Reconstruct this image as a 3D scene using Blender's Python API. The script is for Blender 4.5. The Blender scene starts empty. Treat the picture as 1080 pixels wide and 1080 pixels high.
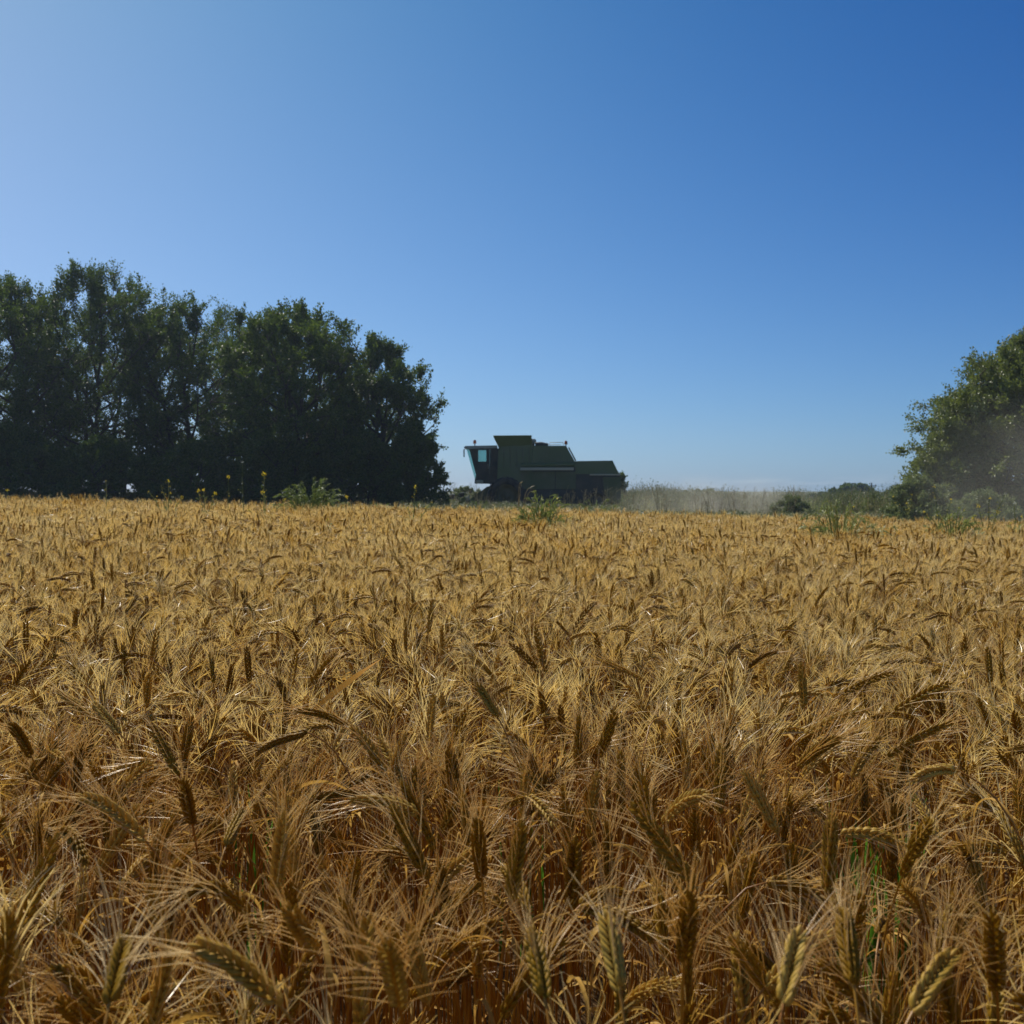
import bpy, math, random
import numpy as np
from mathutils import Vector, noise

R = math.radians
S = bpy.context.scene
COL = S.collection
random.seed(7)
rng = np.random.default_rng(11)

# ------------------------------------------------------------------ camera
EYE = 1.33
HOR = 512.0                       # row of the eye-level line in the 1080 px photograph
FPX = 1080.0
cam = bpy.data.cameras.new('camera')
cam_o = bpy.data.objects.new('camera', cam)
COL.objects.link(cam_o)
cam.sensor_width = 36
cam.lens = 36 * FPX / 1080
cam.clip_start = 0.05
cam.clip_end = 6000
cam_o.location = (0, 0, EYE)
PITCH = math.atan((540 - HOR) / FPX)
cam_o.rotation_euler = (R(90) - PITCH, 0, 0)
cam.dof.use_dof = True
cam.dof.focus_distance = 2.3
cam.dof.aperture_fstop = 12.5
S.camera = cam_o

# ------------------------------------------------------------------ sky and sun
SUN_EL, SUN_AZ = 50.0, -27.0
w = bpy.data.worlds.new('World')
S.world = w
w.use_nodes = True
nt = w.node_tree
bg = nt.nodes['Background']
sky = nt.nodes.new('ShaderNodeTexSky')
sky.sky_type = 'NISHITA'
sky.sun_disc = False
sky.sun_elevation = R(SUN_EL)
sky.sun_rotation = R(SUN_AZ)
sky.air_density, sky.dust_density, sky.ozone_density = 1.0, 0.3, 3.0
BG = 0.1
bg.inputs[1].default_value = BG


def wmath(op, a, b=None):
    n = nt.nodes.new('ShaderNodeMath')
    n.operation = op
    for i, v in enumerate((a, b)):
        if v is None:
            continue
        if isinstance(v, (int, float)):
            n.inputs[i].default_value = v
        else:
            nt.links.new(v, n.inputs[i])
    return n.outputs[0]


def wclamp(v, lo, hi):
    return wmath('MINIMUM', wmath('MAXIMUM', v, lo), hi)


tc = nt.nodes.new('ShaderNodeTexCoord')
sx = nt.nodes.new('ShaderNodeSeparateXYZ')
nt.links.new(tc.outputs['Generated'], sx.inputs[0])
dx = wclamp(sx.outputs[0], -0.48, 0.48)
dz = wclamp(sx.outputs[2], 0.0, 0.85)
sc_ = nt.nodes.new('ShaderNodeSeparateColor')
nt.links.new(sky.outputs[0], sc_.inputs[0])
cc = nt.nodes.new('ShaderNodeCombineColor')
# response of the photograph's colour processing to the sky (gain, gamma, slope across, slope upwards)
for ch, (a0, g, bx_, cz, cz2, cxz) in enumerate(((-2.675, 0.778, -0.572, -0.864, -1.305, -4.493), (-2.494, 0.857, -0.308, -0.176, -0.277, -2.034), (-1.654, 0.661, -0.236, -0.601, 0.084, -0.499))):
    p = wmath('POWER', sc_.outputs[ch], g)
    e = wmath('ADD', wmath('ADD', wmath('MULTIPLY', dx, bx_), wmath('MULTIPLY', dz, cz)), a0 - math.log(BG))
    e = wmath('ADD', e, wmath('ADD', wmath('MULTIPLY', wmath('MULTIPLY', dz, dz), cz2), wmath('MULTIPLY', wclamp(wmath('MULTIPLY', dx, dz), -0.22, 0.24), cxz)))
    nt.links.new(wmath('MULTIPLY', p, wmath('EXPONENT', e)), cc.inputs[ch])
# faint wisps of cloud low over the horizon
wn = nt.nodes.new('ShaderNodeTexNoise'); wn.inputs['Scale'].default_value = 1.0; wn.inputs['Detail'].default_value = 5
wm_ = nt.nodes.new('ShaderNodeMapping'); wm_.inputs['Scale'].default_value = (14, 14, 160); wm_.inputs['Location'].default_value = (3.1, 0, 0)
nt.links.new(tc.outputs['Generated'], wm_.inputs[0]); nt.links.new(wm_.outputs[0], wn.inputs['Vector'])
wr_ = nt.nodes.new('ShaderNodeMapRange'); wr_.inputs[1].default_value = .5; wr_.inputs[2].default_value = .75
nt.links.new(wn.outputs['Fac'], wr_.inputs[0])
wb_ = nt.nodes.new('ShaderNodeMapRange'); wb_.inputs[1].default_value = .012; wb_.inputs[2].default_value = .004
nt.links.new(sx.outputs[2], wb_.inputs[0])
wmx = nt.nodes.new('ShaderNodeMix'); wmx.data_type = 'RGBA'
nt.links.new(wmath('MULTIPLY', wmath('MULTIPLY', wr_.outputs[0], wb_.outputs[0]), .22), wmx.inputs[0])
nt.links.new(cc.outputs[0], wmx.inputs[6]); wmx.inputs[7].default_value = (.62 / BG, .70 / BG, .76 / BG, 1)
nt.links.new(wmx.outputs[2], bg.inputs[0])

sun = bpy.data.lights.new('sun', 'SUN')
sun.energy = 5.0
sun.angle = R(0.53)
sun.color = (1.0, 0.94, 0.84)
sun_o = bpy.data.objects.new('sun', sun)
COL.objects.link(sun_o)
sd = Vector((math.sin(R(SUN_AZ)) * math.cos(R(SUN_EL)), math.cos(R(SUN_AZ)) * math.cos(R(SUN_EL)), math.sin(R(SUN_EL))))
sun_o.rotation_euler = sd.to_track_quat('Z', 'Y').to_euler()
sun_o.location = sd * 50

S.view_settings.view_transform = 'Standard'
S.view_settings.look = 'None'
S.view_settings.exposure = 0
S.view_settings.gamma = 1
S.render.engine = 'CYCLES'
S.cycles.max_bounces = 7
S.cycles.diffuse_bounces = 2
S.cycles.glossy_bounces = 2
S.cycles.transmission_bounces = 4
S.cycles.transparent_max_bounces = 8
S.cycles.volume_bounces = 1
S.cycles.volume_step_rate = 2.0
S.cycles.use_denoising = True
S.cycles.denoiser = 'OPENIMAGEDENOISE'
S.cycles.denoising_prefilter = 'ACCURATE'


# ------------------------------------------------------------------ terrain
def H(x, y):
    x = np.asarray(x, float); y = np.asarray(y, float)
    r = np.hypot(x, y)
    tilt = -0.024 * x * np.clip(1 - (r - 60) / 200, 0, 1)
    drop = -0.0125 * np.clip(r - 60, 0, 1500)
    return tilt + drop


def hh(x, y):
    return float(H(x, y))


def at(px, py, d):
    """point seen at photo pixel (px,py) at forward distance d"""
    return Vector(((px - 540) / FPX * d, d, EYE + (HOR - py) / FPX * d))


def to_px(p):
    x, y, z = p
    return 540 + x / y * FPX, HOR - (z - EYE) / y * FPX


# ------------------------------------------------------------------ mesh helpers
class MB:
    def __init__(s):
        s.v = []; s.f4 = []; s.f3 = []; s.m4 = []; s.m3 = []; s.n = 0

    def add(s, v, f, m=0):
        v = np.asarray(v, np.float32); f = np.asarray(f, np.int64)
        if len(f) == 0:
            return
        s.v.append(v)
        if f.shape[1] == 4:
            s.f4.append(f + s.n); s.m4.append(np.full(len(f), m))
        else:
            s.f3.append(f + s.n); s.m3.append(np.full(len(f), m))
        s.n += len(v)

    def tube(s, pts, rad, sides=6, m=0, cap=True):
        v, f = tube(pts, rad, sides)
        s.add(v, f, m)
        if cap and sides >= 3:
            for ring, flip in ((0, 1), (len(pts) - 1, 0)):
                c = np.asarray(pts[ring], np.float32)[None]
                rv = v[ring * sides:(ring + 1) * sides]
                vv = np.vstack([rv, c])
                ff = [(i, (i + 1) % sides, sides) for i in range(sides)]
                if flip:
                    ff = [(b, a, c_) for a, b, c_ in ff]
                s.add(vv, ff, m)
        return s

    def box(s, x0, x1, y0, y1, z0, z1, m=0):
        v = [(x0, y0, z0), (x1, y0, z0), (x1, y1, z0), (x0, y1, z0), (x0, y0, z1), (x1, y0, z1), (x1, y1, z1), (x0, y1, z1)]
        f = [(0, 3, 2, 1), (4, 5, 6, 7), (0, 1, 5, 4), (1, 2, 6, 5), (2, 3, 7, 6), (3, 0, 4, 7)]
        s.add(v, f, m)
        return s

    def prism(s, poly, y0, y1, m=0):
        """side profile (x,z) swept across y"""
        n = len(poly)
        v = [(x, y0, z) for x, z in poly] + [(x, y1, z) for x, z in poly]
        f = [(i, (i + 1) % n, n + (i + 1) % n, n + i) for i in range(n)]
        s.add(v, f, m)
        from mathutils.geometry import tessellate_polygon
        t = tessellate_polygon([[Vector((x, z, 0)) for x, z in poly]])
        s.add(v, [tuple(a) for a in t], m)
        s.add(v, [tuple(i + n for i in a[::-1]) for a in t], m)
        return s

    def build(s, name, mats, parent=None, smooth=True, link=True, bevel=0):
        V = np.concatenate(s.v) if s.v else np.zeros((0, 3), np.float32)
        f4 = np.concatenate(s.f4) if s.f4 else np.zeros((0, 4), np.int64)
        f3 = np.concatenate(s.f3) if s.f3 else np.zeros((0, 3), np.int64)
        me = bpy.data.meshes.new(name)
        me.vertices.add(len(V)); me.vertices.foreach_set('co', V.astype(np.float32).ravel())
        nl = f4.size + f3.size
        me.loops.add(nl)
        me.loops.foreach_set('vertex_index', np.concatenate([f4.ravel(), f3.ravel()]).astype(np.int32))
        np_ = len(f4) + len(f3)
        me.polygons.add(np_)
        st = np.concatenate([np.arange(len(f4)) * 4, f4.size + np.arange(len(f3)) * 3]).astype(np.int32)
        me.polygons.foreach_set('loop_start', st)
        mi = np.concatenate((s.m4 or [np.zeros(0)]) + (s.m3 or [np.zeros(0)])).astype(np.int32)
        me.polygons.foreach_set('material_index', mi)
        me.update(calc_edges=True)
        me.polygons.foreach_set('use_smooth', np.full(np_, smooth))
        if not isinstance(mats, (list, tuple)):
            mats = [mats]
        for m in mats:
            me.materials.append(m)
        o = bpy.data.objects.new(name, me)
        if link:
            COL.objects.link(o)
        if parent is not None:
            o.parent = parent
        if bevel:
            b = o.modifiers.new('bevel', 'BEVEL'); b.width = bevel; b.segments = 2; b.limit_method = 'ANGLE'
        return o


def frames(P):
    P = np.asarray(P, float)
    T = np.gradient(P, axis=0)
    T /= np.linalg.norm(T, axis=1)[:, None] + 1e-12
    ref = np.array([0.0, 1.0, 0.13]) if abs(T[0][1]) < 0.8 else np.array([1.0, 0.1, 0.0])
    A = np.cross(T, ref); A /= np.linalg.norm(A, axis=1)[:, None] + 1e-12
    B = np.cross(T, A)
    return T, A, B


def tube(P, rad, sides=6):
    P = np.asarray(P, float); n = len(P)
    rad = np.broadcast_to(np.asarray(rad, float), (n,))
    T, A, B = frames(P)
    a = np.arange(sides) * 2 * math.pi / sides
    V = P[:, None] + rad[:, None, None] * (np.cos(a)[None, :, None] * A[:, None] + np.sin(a)[None, :, None] * B[:, None])
    V = V.reshape(-1, 3)
    i = np.arange(n - 1)[:, None] * sides; j = np.arange(sides)[None]
    j2 = (j + 1) % sides
    F = np.stack([i + j, i + j2, i + sides + j2, i + sides + j], -1).reshape(-1, 4)
    return V, F


def ribbon(P, wid, nrm):
    """thin leaf blade: strip along P, wid half width, nrm = side directions"""
    P = np.asarray(P, float); n = len(P)
    N = np.asarray(nrm, float)
    N = np.broadcast_to(N, P.shape)
    V = np.concatenate([P - N * np.asarray(wid)[:, None], P + N * np.asarray(wid)[:, None]])
    i = np.arange(n - 1)
    return V, np.stack([i, i + 1, n + i + 1, n + i], -1)


def tag(o, label=None, cat=None, group=None, kind=None):
    if label: o['label'] = label
    if cat: o['category'] = cat
    if group: o['group'] = group
    if kind: o['kind'] = kind
    return o


def empty(name, loc=(0, 0, 0), rz=0):
    o = bpy.data.objects.new(name, None)
    COL.objects.link(o)
    o.location = loc
    o.rotation_euler = (0, 0, rz)
    o.empty_display_size = 0.2
    return o


# ------------------------------------------------------------------ materials
def mat(name):
    m = bpy.data.materials.new(name); m.use_nodes = True
    return m, m.node_tree, m.node_tree.nodes['Principled BSDF'], m.node_tree.nodes['Material Output']


def leafy(name, cols, rough=0.45, trans=0.35, tcol=None, source='object', spec=0.4, nscale=0, namp=0.0, sheen=0):
    """plant tissue: colour ramp driven by a random value, diffuse + glossy + light passing through"""
    m, t, p, out = mat(name)
    L = t.links.new
    ramp = t.nodes.new('ShaderNodeValToRGB')
    while len(ramp.color_ramp.elements) < len(cols):
        ramp.color_ramp.elements.new(0.5)
    for i, c in enumerate(cols):
        e = ramp.color_ramp.elements[i]
        e.position = i / max(1, len(cols) - 1)
        e.color = (*c, 1)
    if source == 'object':
        src = t.nodes.new('ShaderNodeObjectInfo').outputs['Random']
    else:
        src = t.nodes.new('ShaderNodeNewGeometry').outputs['Random Per Island']
    if nscale:
        tcn = t.nodes.new('ShaderNodeTexCoord')
        nz = t.nodes.new('ShaderNodeTexNoise'); nz.inputs['Scale'].default_value = nscale; nz.inputs['Detail'].default_value = 3
        L(tcn.outputs['Object'], nz.inputs['Vector'])
        mr = t.nodes.new('ShaderNodeMath'); mr.operation = 'MULTIPLY_ADD'
        L(nz.outputs['Fac'], mr.inputs[0]); mr.inputs[1].default_value = namp; 
        ad = t.nodes.new('ShaderNodeMath'); ad.operation = 'ADD'
        L(src, ad.inputs[0]); ad.inputs[1].default_value = -namp / 2
        L(ad.outputs[0], mr.inputs[2])
        src = mr.outputs[0]
    L(src, ramp.inputs[0])
    L(ramp.outputs[0], p.inputs['Base Color'])
    p.inputs['Roughness'].default_value = rough
    p.inputs['Specular IOR Level'].default_value = spec
    if trans > 0:
        tr = t.nodes.new('ShaderNodeBsdfTranslucent')
        mx = t.nodes.new('ShaderNodeMix'); mx.data_type = 'RGBA'; mx.blend_type = 'MULTIPLY'; mx.inputs[0].default_value = 1
        L(ramp.outputs[0], mx.inputs[6]); mx.inputs[7].default_value = (*(tcol or (1, 1, 1)), 1)
        L(mx.outputs[2], tr.inputs[0])
        ms = t.nodes.new('ShaderNodeMixShader'); ms.inputs[0].default_value = trans
        L(p.outputs[0], ms.inputs[1]); L(tr.outputs[0], ms.inputs[2]); L(ms.outputs[0], out.inputs[0])
    return m


def paint(name, col, rough=0.4, metal=0.0, dirt=None, dirt_amt=0.35, spec=0.5, scale=3.0):
    m, t, p, out = mat(name)
    p.inputs['Roughness'].default_value = rough
    p.inputs['Metallic'].default_value = metal
    p.inputs['Specular IOR Level'].default_value = spec
    tcn = t.nodes.new('ShaderNodeTexCoord')
    nz = t.nodes.new('ShaderNodeTexNoise'); nz.inputs['Scale'].default_value = scale; nz.inputs['Detail'].default_value = 6
    t.links.new(tcn.outputs['Object'], nz.inputs['Vector'])
    rp = t.nodes.new('ShaderNodeValToRGB')
    rp.color_ramp.elements[0].position = 0.35; rp.color_ramp.elements[1].position = 0.75
    rp.color_ramp.elements[0].color = (*col, 1)
    d = dirt or tuple(min(1, c * 1.25) for c in col)
    rp.color_ramp.elements[1].color = (*[a * (1 - dirt_amt) + b * dirt_amt for a, b in zip(col, d)], 1)
    t.links.new(nz.outputs['Fac'], rp.inputs[0])
    t.links.new(rp.outputs[0], p.inputs['Base Color'])
    return m


M = {}
M['ear'] = leafy('wheat_ear', [(0.27, 0.135, 0.006), (0.42, 0.235, 0.016), (0.66, 0.44, 0.085), (0.46, 0.26, 0.016), (0.33, 0.17, 0.008)], rough=0.45, trans=0.34, nscale=60, namp=0.5, tcol=(1, .88, .5), spec=.2)
M['awn'] = leafy('wheat_awn', [(0.86, 0.60, 0.21), (0.95, 0.77, 0.41), (0.68, 0.41, 0.08)], rough=0.33, trans=0.48, spec=0.5, tcol=(1, .92, .6))
M['stem'] = leafy('wheat_stem', [(0.32, 0.115, 0.003), (0.40, 0.165, 0.008), (0.50, 0.27, 0.03)], rough=0.4, trans=0.2, spec=0.5, nscale=9, namp=0.6)
M['leaf'] = leafy('wheat_dry_leaf', [(0.48, 0.24, 0.03), (0.66, 0.42, 0.10), (0.56, 0.30, 0.045)], rough=0.6, trans=0.4, nscale=20, namp=0.5, spec=.2)
M['orange_leaf'] = leafy('wheat_orange_leaf', [(0.95, 0.42, 0.015), (1.0, 0.50, 0.03)], rough=0.45, trans=0.6, nscale=20, namp=0.5, spec=0.8)
M['soil'] = None


def ground_mat():
    m, t, p, out = mat('soil_and_grass')
    L = t.links.new
    g = t.nodes.new('ShaderNodeNewGeometry')
    nz = t.nodes.new('ShaderNodeTexNoise'); nz.inputs['Scale'].default_value = 6; nz.inputs['Detail'].default_value = 8
    L(g.outputs['Position'], nz.inputs['Vector'])
    r1 = t.nodes.new('ShaderNodeValToRGB')
    r1.color_ramp.elements[0].color = (0.05, 0.024, 0.005, 1); r1.color_ramp.elements[1].color = (0.18, 0.095, 0.022, 1)
    L(nz.outputs['Fac'], r1.inputs[0])
    n2 = t.nodes.new('ShaderNodeTexNoise'); n2.inputs['Scale'].default_value = 0.35; n2.inputs['Detail'].default_value = 8
    L(g.outputs['Position'], n2.inputs['Vector'])
    r2 = t.nodes.new('ShaderNodeValToRGB')
    r2.color_ramp.elements[0].color = (0.05, 0.062, 0.018, 1); r2.color_ramp.elements[1].color = (0.13, 0.125, 0.045, 1)
    L(n2.outputs['Fac'], r2.inputs[0])
    s = t.nodes.new('ShaderNodeSeparateXYZ'); L(g.outputs['Position'], s.inputs[0])
    mr = t.nodes.new('ShaderNodeMapRange'); mr.inputs[1].default_value = 22; mr.inputs[2].default_value = 26
    L(s.outputs[1], mr.inputs[0])
    mx = t.nodes.new('ShaderNodeMix'); mx.data_type = 'RGBA'
    L(mr.outputs[0], mx.inputs[0]); L(r1.outputs[0], mx.inputs[6]); L(r2.outputs[0], mx.inputs[7])
    L(mx.outputs[2], p.inputs['Base Color'])
    p.inputs['Roughness'].default_value = 0.95
    bp = t.nodes.new('ShaderNodeBump'); bp.inputs['Strength'].default_value = 0.6; bp.inputs['Distance'].default_value = 0.05
    L(nz.outputs['Fac'], bp.inputs['Height']); L(bp.outputs[0], p.inputs['Normal'])
    return m


# ------------------------------------------------------------------ ground
rs = np.concatenate([[0.0], np.geomspace(0.8, 3500, 110)])
na = 144
V = [(0, 0, hh(0, 0))]
for r_ in rs[1:]:
    for k in range(na):
        a = k * 2 * math.pi / na
        x, y = r_ * math.cos(a), r_ * math.sin(a)
        V.append((x, y, hh(x, y) + 0.02 * noise.noise(Vector((x * 2, y * 2, 0)))))
g = MB()
V = np.array(V)
F = []
for i in range(len(rs) - 2):
    b0 = 1 + i * na; b1 = b0 + na
    for k in range(na):
        F.append((b0 + k, b1 + k, b1 + (k + 1) % na, b0 + (k + 1) % na))
g.v.append(V); g.n = len(V); g.f4.append(np.array(F)); g.m4.append(np.zeros(len(F)))
g.f3.append(np.array([(0, 1 + k, 1 + (k + 1) % na) for k in range(na)])); g.m3.append(np.zeros(na))
tag(g.build('ground', ground_mat()), kind='structure')


# ------------------------------------------------------------------ wheat
def smooth_curve(l0, l1, l2, Ls, Le, n_stem, n_ear, bend=0.14, phi=0.0, wob=0.0):
    """stem+ear centre line; l* angles from vertical (deg) at foot, ear base, ear tip"""
    s_st = np.linspace(0, Ls, n_stem)
    if n_stem > 4:      # more points near the neck
        u = np.linspace(0, 1, n_stem); s_st = Ls * (1 - (1 - u) ** 1.7)
    s_ear = Ls + np.linspace(0, Le, n_ear)[1:]
    s = np.concatenate([s_st, s_ear])
    lb = l0 + (l1 - l0) * np.clip((s - (Ls - bend)) / bend, 0, 1) ** 1.6
    lb = np.where(s > Ls, l1 + (l2 - l1) * ((s - Ls) / Le), lb)
    lb = np.radians(lb)
    P = np.zeros((len(s), 3))
    for i in range(1, len(s)):
        a = (lb[i] + lb[i - 1]) / 2; ds = s[i] - s[i - 1]
        P[i] = P[i - 1] + ds * np.array([math.sin(a), 0, math.cos(a)])
    P[:, 1] += wob * np.sin(s / Ls * 3.0) * Ls * 0.5
    c, sn = math.cos(phi), math.sin(phi)
    x = P[:, 0] * c - P[:, 1] * sn; y = P[:, 0] * sn + P[:, 1] * c
    P[:, 0], P[:, 1] = x, y
    return P[:n_stem], P[n_stem - 1:]


FLR = {0: ((0, .22, .5, .78, 1), (.45, .95, 1, .6, .12), 6), 1: ((0, .35, .75, 1), (.5, 1, .7, .1), 4), 2: ((0, .4, 1), (.6, 1, .15), 4)}


def floret(mb, base, dirn, side, ln, wd, lod, m):
    ts, rr, sides = FLR[lod]
    up = np.cross(dirn, side); up /= np.linalg.norm(up) + 1e-9
    sd_ = np.cross(up, dirn)
    a = np.arange(sides) * 2 * math.pi / sides
    P = base + np.array(ts)[:, None] * ln * dirn + (np.sin(np.array(ts) * math.pi) * ln * 0.10)[:, None] * side
    V = P[:, None] + (np.array(rr) * wd)[:, None, None] * (np.cos(a)[None, :, None] * sd_ + 0.8 * np.sin(a)[None, :, None] * up)
    n = len(ts)
    i = np.arange(n - 1)[:, None] * sides; j = np.arange(sides)[None]; j2 = (j + 1) % sides
    mb.add(V.reshape(-1, 3), np.stack([i + j, i + j2, i + sides + j2, i + sides + j], -1).reshape(-1, 4), m)


def interp(P, t):
    n = len(P) - 1
    x = min(max(t * n, 0), n - 1e-6); i = int(x); f = x - i
    return P[i] * (1 - f) + P[i + 1] * f, (P[i + 1] - P[i]) / (np.linalg.norm(P[i + 1] - P[i]) + 1e-9)


def ear_mesh(E, rg, lod, mb_ear, mb_awn, me_=0, ma=0, twist=None, awn_len=0.065, spread=28, plump=1.05):
    Le = np.sum(np.linalg.norm(np.diff(E, axis=0), axis=1))
    nsp = {0: 19, 1: 17, 2: 14}[lod]
    tw = rg.uniform(0, 6.28) if twist is None else twist
    if lod == 0:
        v, f = tube(E, np.linspace(0.0011, 0.0006, len(E)), 4); mb_ear.add(v, f, me_)
    for i in range(nsp + 1):
        t = (i + 0.1) / (nsp + 0.6) * 0.93
        p, T = interp(E, t)
        ref = np.array([0, 0, 1.0]) if abs(T[2]) < 0.9 else np.array([1.0, 0, 0])
        A = np.cross(T, ref); A /= np.linalg.norm(A); B = np.cross(T, A)
        aa = tw + 0.5 * t + rg.normal(0, .06)
        side = (math.cos(aa) * A + math.sin(aa) * B) * (1 if i % 2 else -1)
        wdir = np.cross(T, side)
        taper = (0.72 + 0.28 * math.sin(min(1, t * 2.2 + .25) * math.pi / 2)) * (1 - 0.35 * max(0, t - .6) / .4) * plump
        if i == nsp:
            side = side * 0.15
        ln = 0.0125 * taper * rg.uniform(.9, 1.1); wd = 0.0023 * taper
        if lod < 2:
            fl = [(0.0, 24, 1.0), (0.85, 20, .95), (-0.85, 20, .95)]
        else:
            fl = [(0.0, 20, 1.0)]; wd *= 2.4
        for off, op, sc in fl:
            d = T * math.cos(R(op)) + side * math.sin(R(op)) + wdir * off * 0.28
            d = d / np.linalg.norm(d)
            b = p + side * 0.0012 * taper + wdir * off * 0.0024 * taper
            floret(mb_ear, b, d, side, ln * sc, wd, lod, me_)
            if off == 0 and lod < 2 and i < nsp and rg.random() < 0.85:
                continue
            if off != 0 and rg.random() < (.48 if lod < 2 else 0):
                continue
            if lod == 2 and rg.random() < .2:
                continue
            al = awn_len * rg.uniform(.75, 1.15) * (0.65 + 0.45 * math.sin(math.pi * min(1, t + .15)))
            n_a = {0: 6, 1: 4, 2: 3}[lod]
            sp = R(spread) * rg.uniform(.5, 1.6)
            d0 = T * math.cos(sp * .6) + side * math.sin(sp * .6) + wdir * (off * .25 + rg.normal(0, .12))
            d0 /= np.linalg.norm(d0)
            d1 = T * math.cos(sp) + side * math.sin(sp) + wdir * (off * .45 + rg.normal(0, .22)) + np.array([0, 0, rg.normal(-.05, .14)])
            d1 /= np.linalg.norm(d1)
            q = b + d * ln * sc * .95
            u = np.linspace(0, 1, n_a + 1)
            P = q + al * (u[:, None] * d0 * (1 - .5 * u[:, None]) + 0.5 * (u ** 2)[:, None] * d1)
            if rg.random() < 0.07:
                P[-2:] += rg.normal(0, .006, 3)
            if lod == 0:
                v, f = tube(P, np.linspace(.00050, .00018, n_a + 1), 3)
            else:
                wn = np.cross(d0, rg.normal(0, 1, 3)); wn /= np.linalg.norm(wn) + 1e-9
                w0 = .00070 if lod == 1 else .0013
                v, f = ribbon(P, np.linspace(w0, w0 * .35, n_a + 1), wn)
            mb_awn.add(v, f, ma)


def dry_leaf(mb, p0, rg, ln, wd, m, n=9, az=None, droop=1.0):
    az = rg.uniform(0, 6.28) if az is None else az
    h = np.array([math.cos(az), math.sin(az), 0.0])
    u = np.linspace(0, 1, n)
    el = R(rg.uniform(45, 75)); 
    ang = el - (u ** 1.2) * R(rg.uniform(90, 190)) * droop
    P = [np.array(p0, float)]
    for i in range(1, n):
        P.append(P[-1] + ln / n * (h * math.cos(ang[i]) + np.array([0, 0, math.sin(ang[i])])))
    P = np.array(P)
    sd0 = np.array([-h[1], h[0], 0])
    tws = u * rg.uniform(-3.5, 3.5)
    nn = np.array([sd0 * math.cos(a) + np.array([0, 0, 1]) * math.sin(a) * .8 for a in tws])
    wv = wd * np.clip(np.sin(np.clip(u * .95 + .12, 0, 1) * math.pi), .06, 1) ** .6
    # two strips make a shallow V so that the blade has a rib
    mid = P + np.cross(nn, np.gradient(P, axis=0)) * 0.12
    V = np.concatenate([P - nn * wv[:, None], mid, P + nn * wv[:, None]])
    i = np.arange(n - 1)
    mb.add(V, np.concatenate([np.stack([i, i + 1, n + i + 1, n + i], -1), np.stack([n + i, n + i + 1, 2 * n + i + 1, 2 * n + i], -1)]), m)


def stalk_parts(seed, posture, lod, full=True):
    """returns stem, ear, awns, leaf builders for one stalk standing at the origin"""
    rg = np.random.default_rng(seed)
    if posture == 'upright':
        l0, l1, l2 = rg.uniform(1, 4), rg.uniform(4, 16), rg.uniform(8, 30)
    elif posture == 'leaning':
        l0, l1, l2 = rg.uniform(3, 8), rg.uniform(24, 48), rg.uniform(38, 72)
    else:
        l0, l1, l2 = rg.uniform(3, 8), rg.uniform(62, 98), rg.uniform(95, 135)
    Le = rg.uniform(.075, .100)
    top = 0.88 + rg.normal(0, .022) + (.01 if posture == 'upright' else -.02)
    Ls = 0.8
    bend = {'upright': .25, 'leaning': .22, 'nodding': .16}[posture]
    for _ in range(6):
        st, er = smooth_curve(l0, l1, l2, Ls, Le, 9 if lod == 0 else (6 if lod == 1 else 5), 10 if lod == 0 else 6, bend, 0, rg.uniform(-.02, .02) if _ == 0 else 0)
        zmax = max(st[:, 2].max(), er[:, 2].max())
        Ls += top - zmax
    stem, ear, awn, leaf = MB(), MB(), MB(), []
    if lod == 2:
        k = st[:, 2] > 0.42
        k[np.argmax(k) - 1] = True
        st = st[k]
    sd_ = {0: 6, 1: 4, 2: 3}[lod]
    fat = 1.0 if lod < 2 else 1.3
    stem.tube(st, np.linspace(.0019, .0011, len(st)) * fat, sd_, 0, cap=False)
    if lod == 0:       # swollen nodes
        for zz in (.22, .45):
            p, T = interp(st, zz)
            stem.tube([p - T * .004, p, p + T * .004], [.0018, .0027, .0018], 6, 0, cap=False)
    ear_mesh(er, rg, lod, ear, awn, 1, 2, awn_len=rg.uniform(.055, .08), spread=rg.uniform(24, 44))
    nleaf = {0: 2, 1: 2, 2: 1}[lod]
    for i in range(nleaf):
        if rg.random() < .5:
            zt = rg.uniform(.25, .8)
            p, T = interp(st, zt if lod < 2 else rg.uniform(.2, .7))
            leaf.append(MB()); dry_leaf(leaf[-1], p, rg, rg.uniform(.08, .2), rg.uniform(.0025, .005), 3, n=10 if lod == 0 else 6)
    return stem, ear, awn, leaf


def merged(parts):
    a = MB()
    for p in list(parts[:3]) + parts[3]:
        off = a.n
        a.v += p.v; a.f4 += [f + off for f in p.f4]; a.f3 += [f + off for f in p.f3]; a.m4 += p.m4; a.m3 += p.m3; a.n += p.n
    return a


WM = [M['stem'], M['ear'], M['awn'], M['leaf']]


def wave(x, y):
    """slow variation over the field: crop height (m) and leaning direction (rad)"""
    h = 0.035 * noise.noise(Vector((x * .7, y * .45, 3))) + 0.03 * noise.noise(Vector((x * 2.3, y * 1.7, 9)))
    a = 2.2 * noise.noise(Vector((x * .35, y * .3, 17))) 
    return h, a


GAPS = [(0.55, 1.5, 0.17), (.66, 1.8, .17), (.78, 2.12, .16), (.9, 2.45, .15), (-.52, 1.55, .12), (-.06, 1.3, .09), (.33, 1.15, .1), (.8, 1.9, .12), (-0.42, 1.28, 0.10), (0.27, 1.02, 0.08), (0.02, 1.12, .06)]


def in_gap(x, y):
    for gx, gy, gr in GAPS:
        if math.hypot(x - gx, (y - gy)) < gr * (0.8 + 0.4 * noise.noise(Vector((x * 9, y * 9, 0)))):
            return True
    return False


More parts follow.
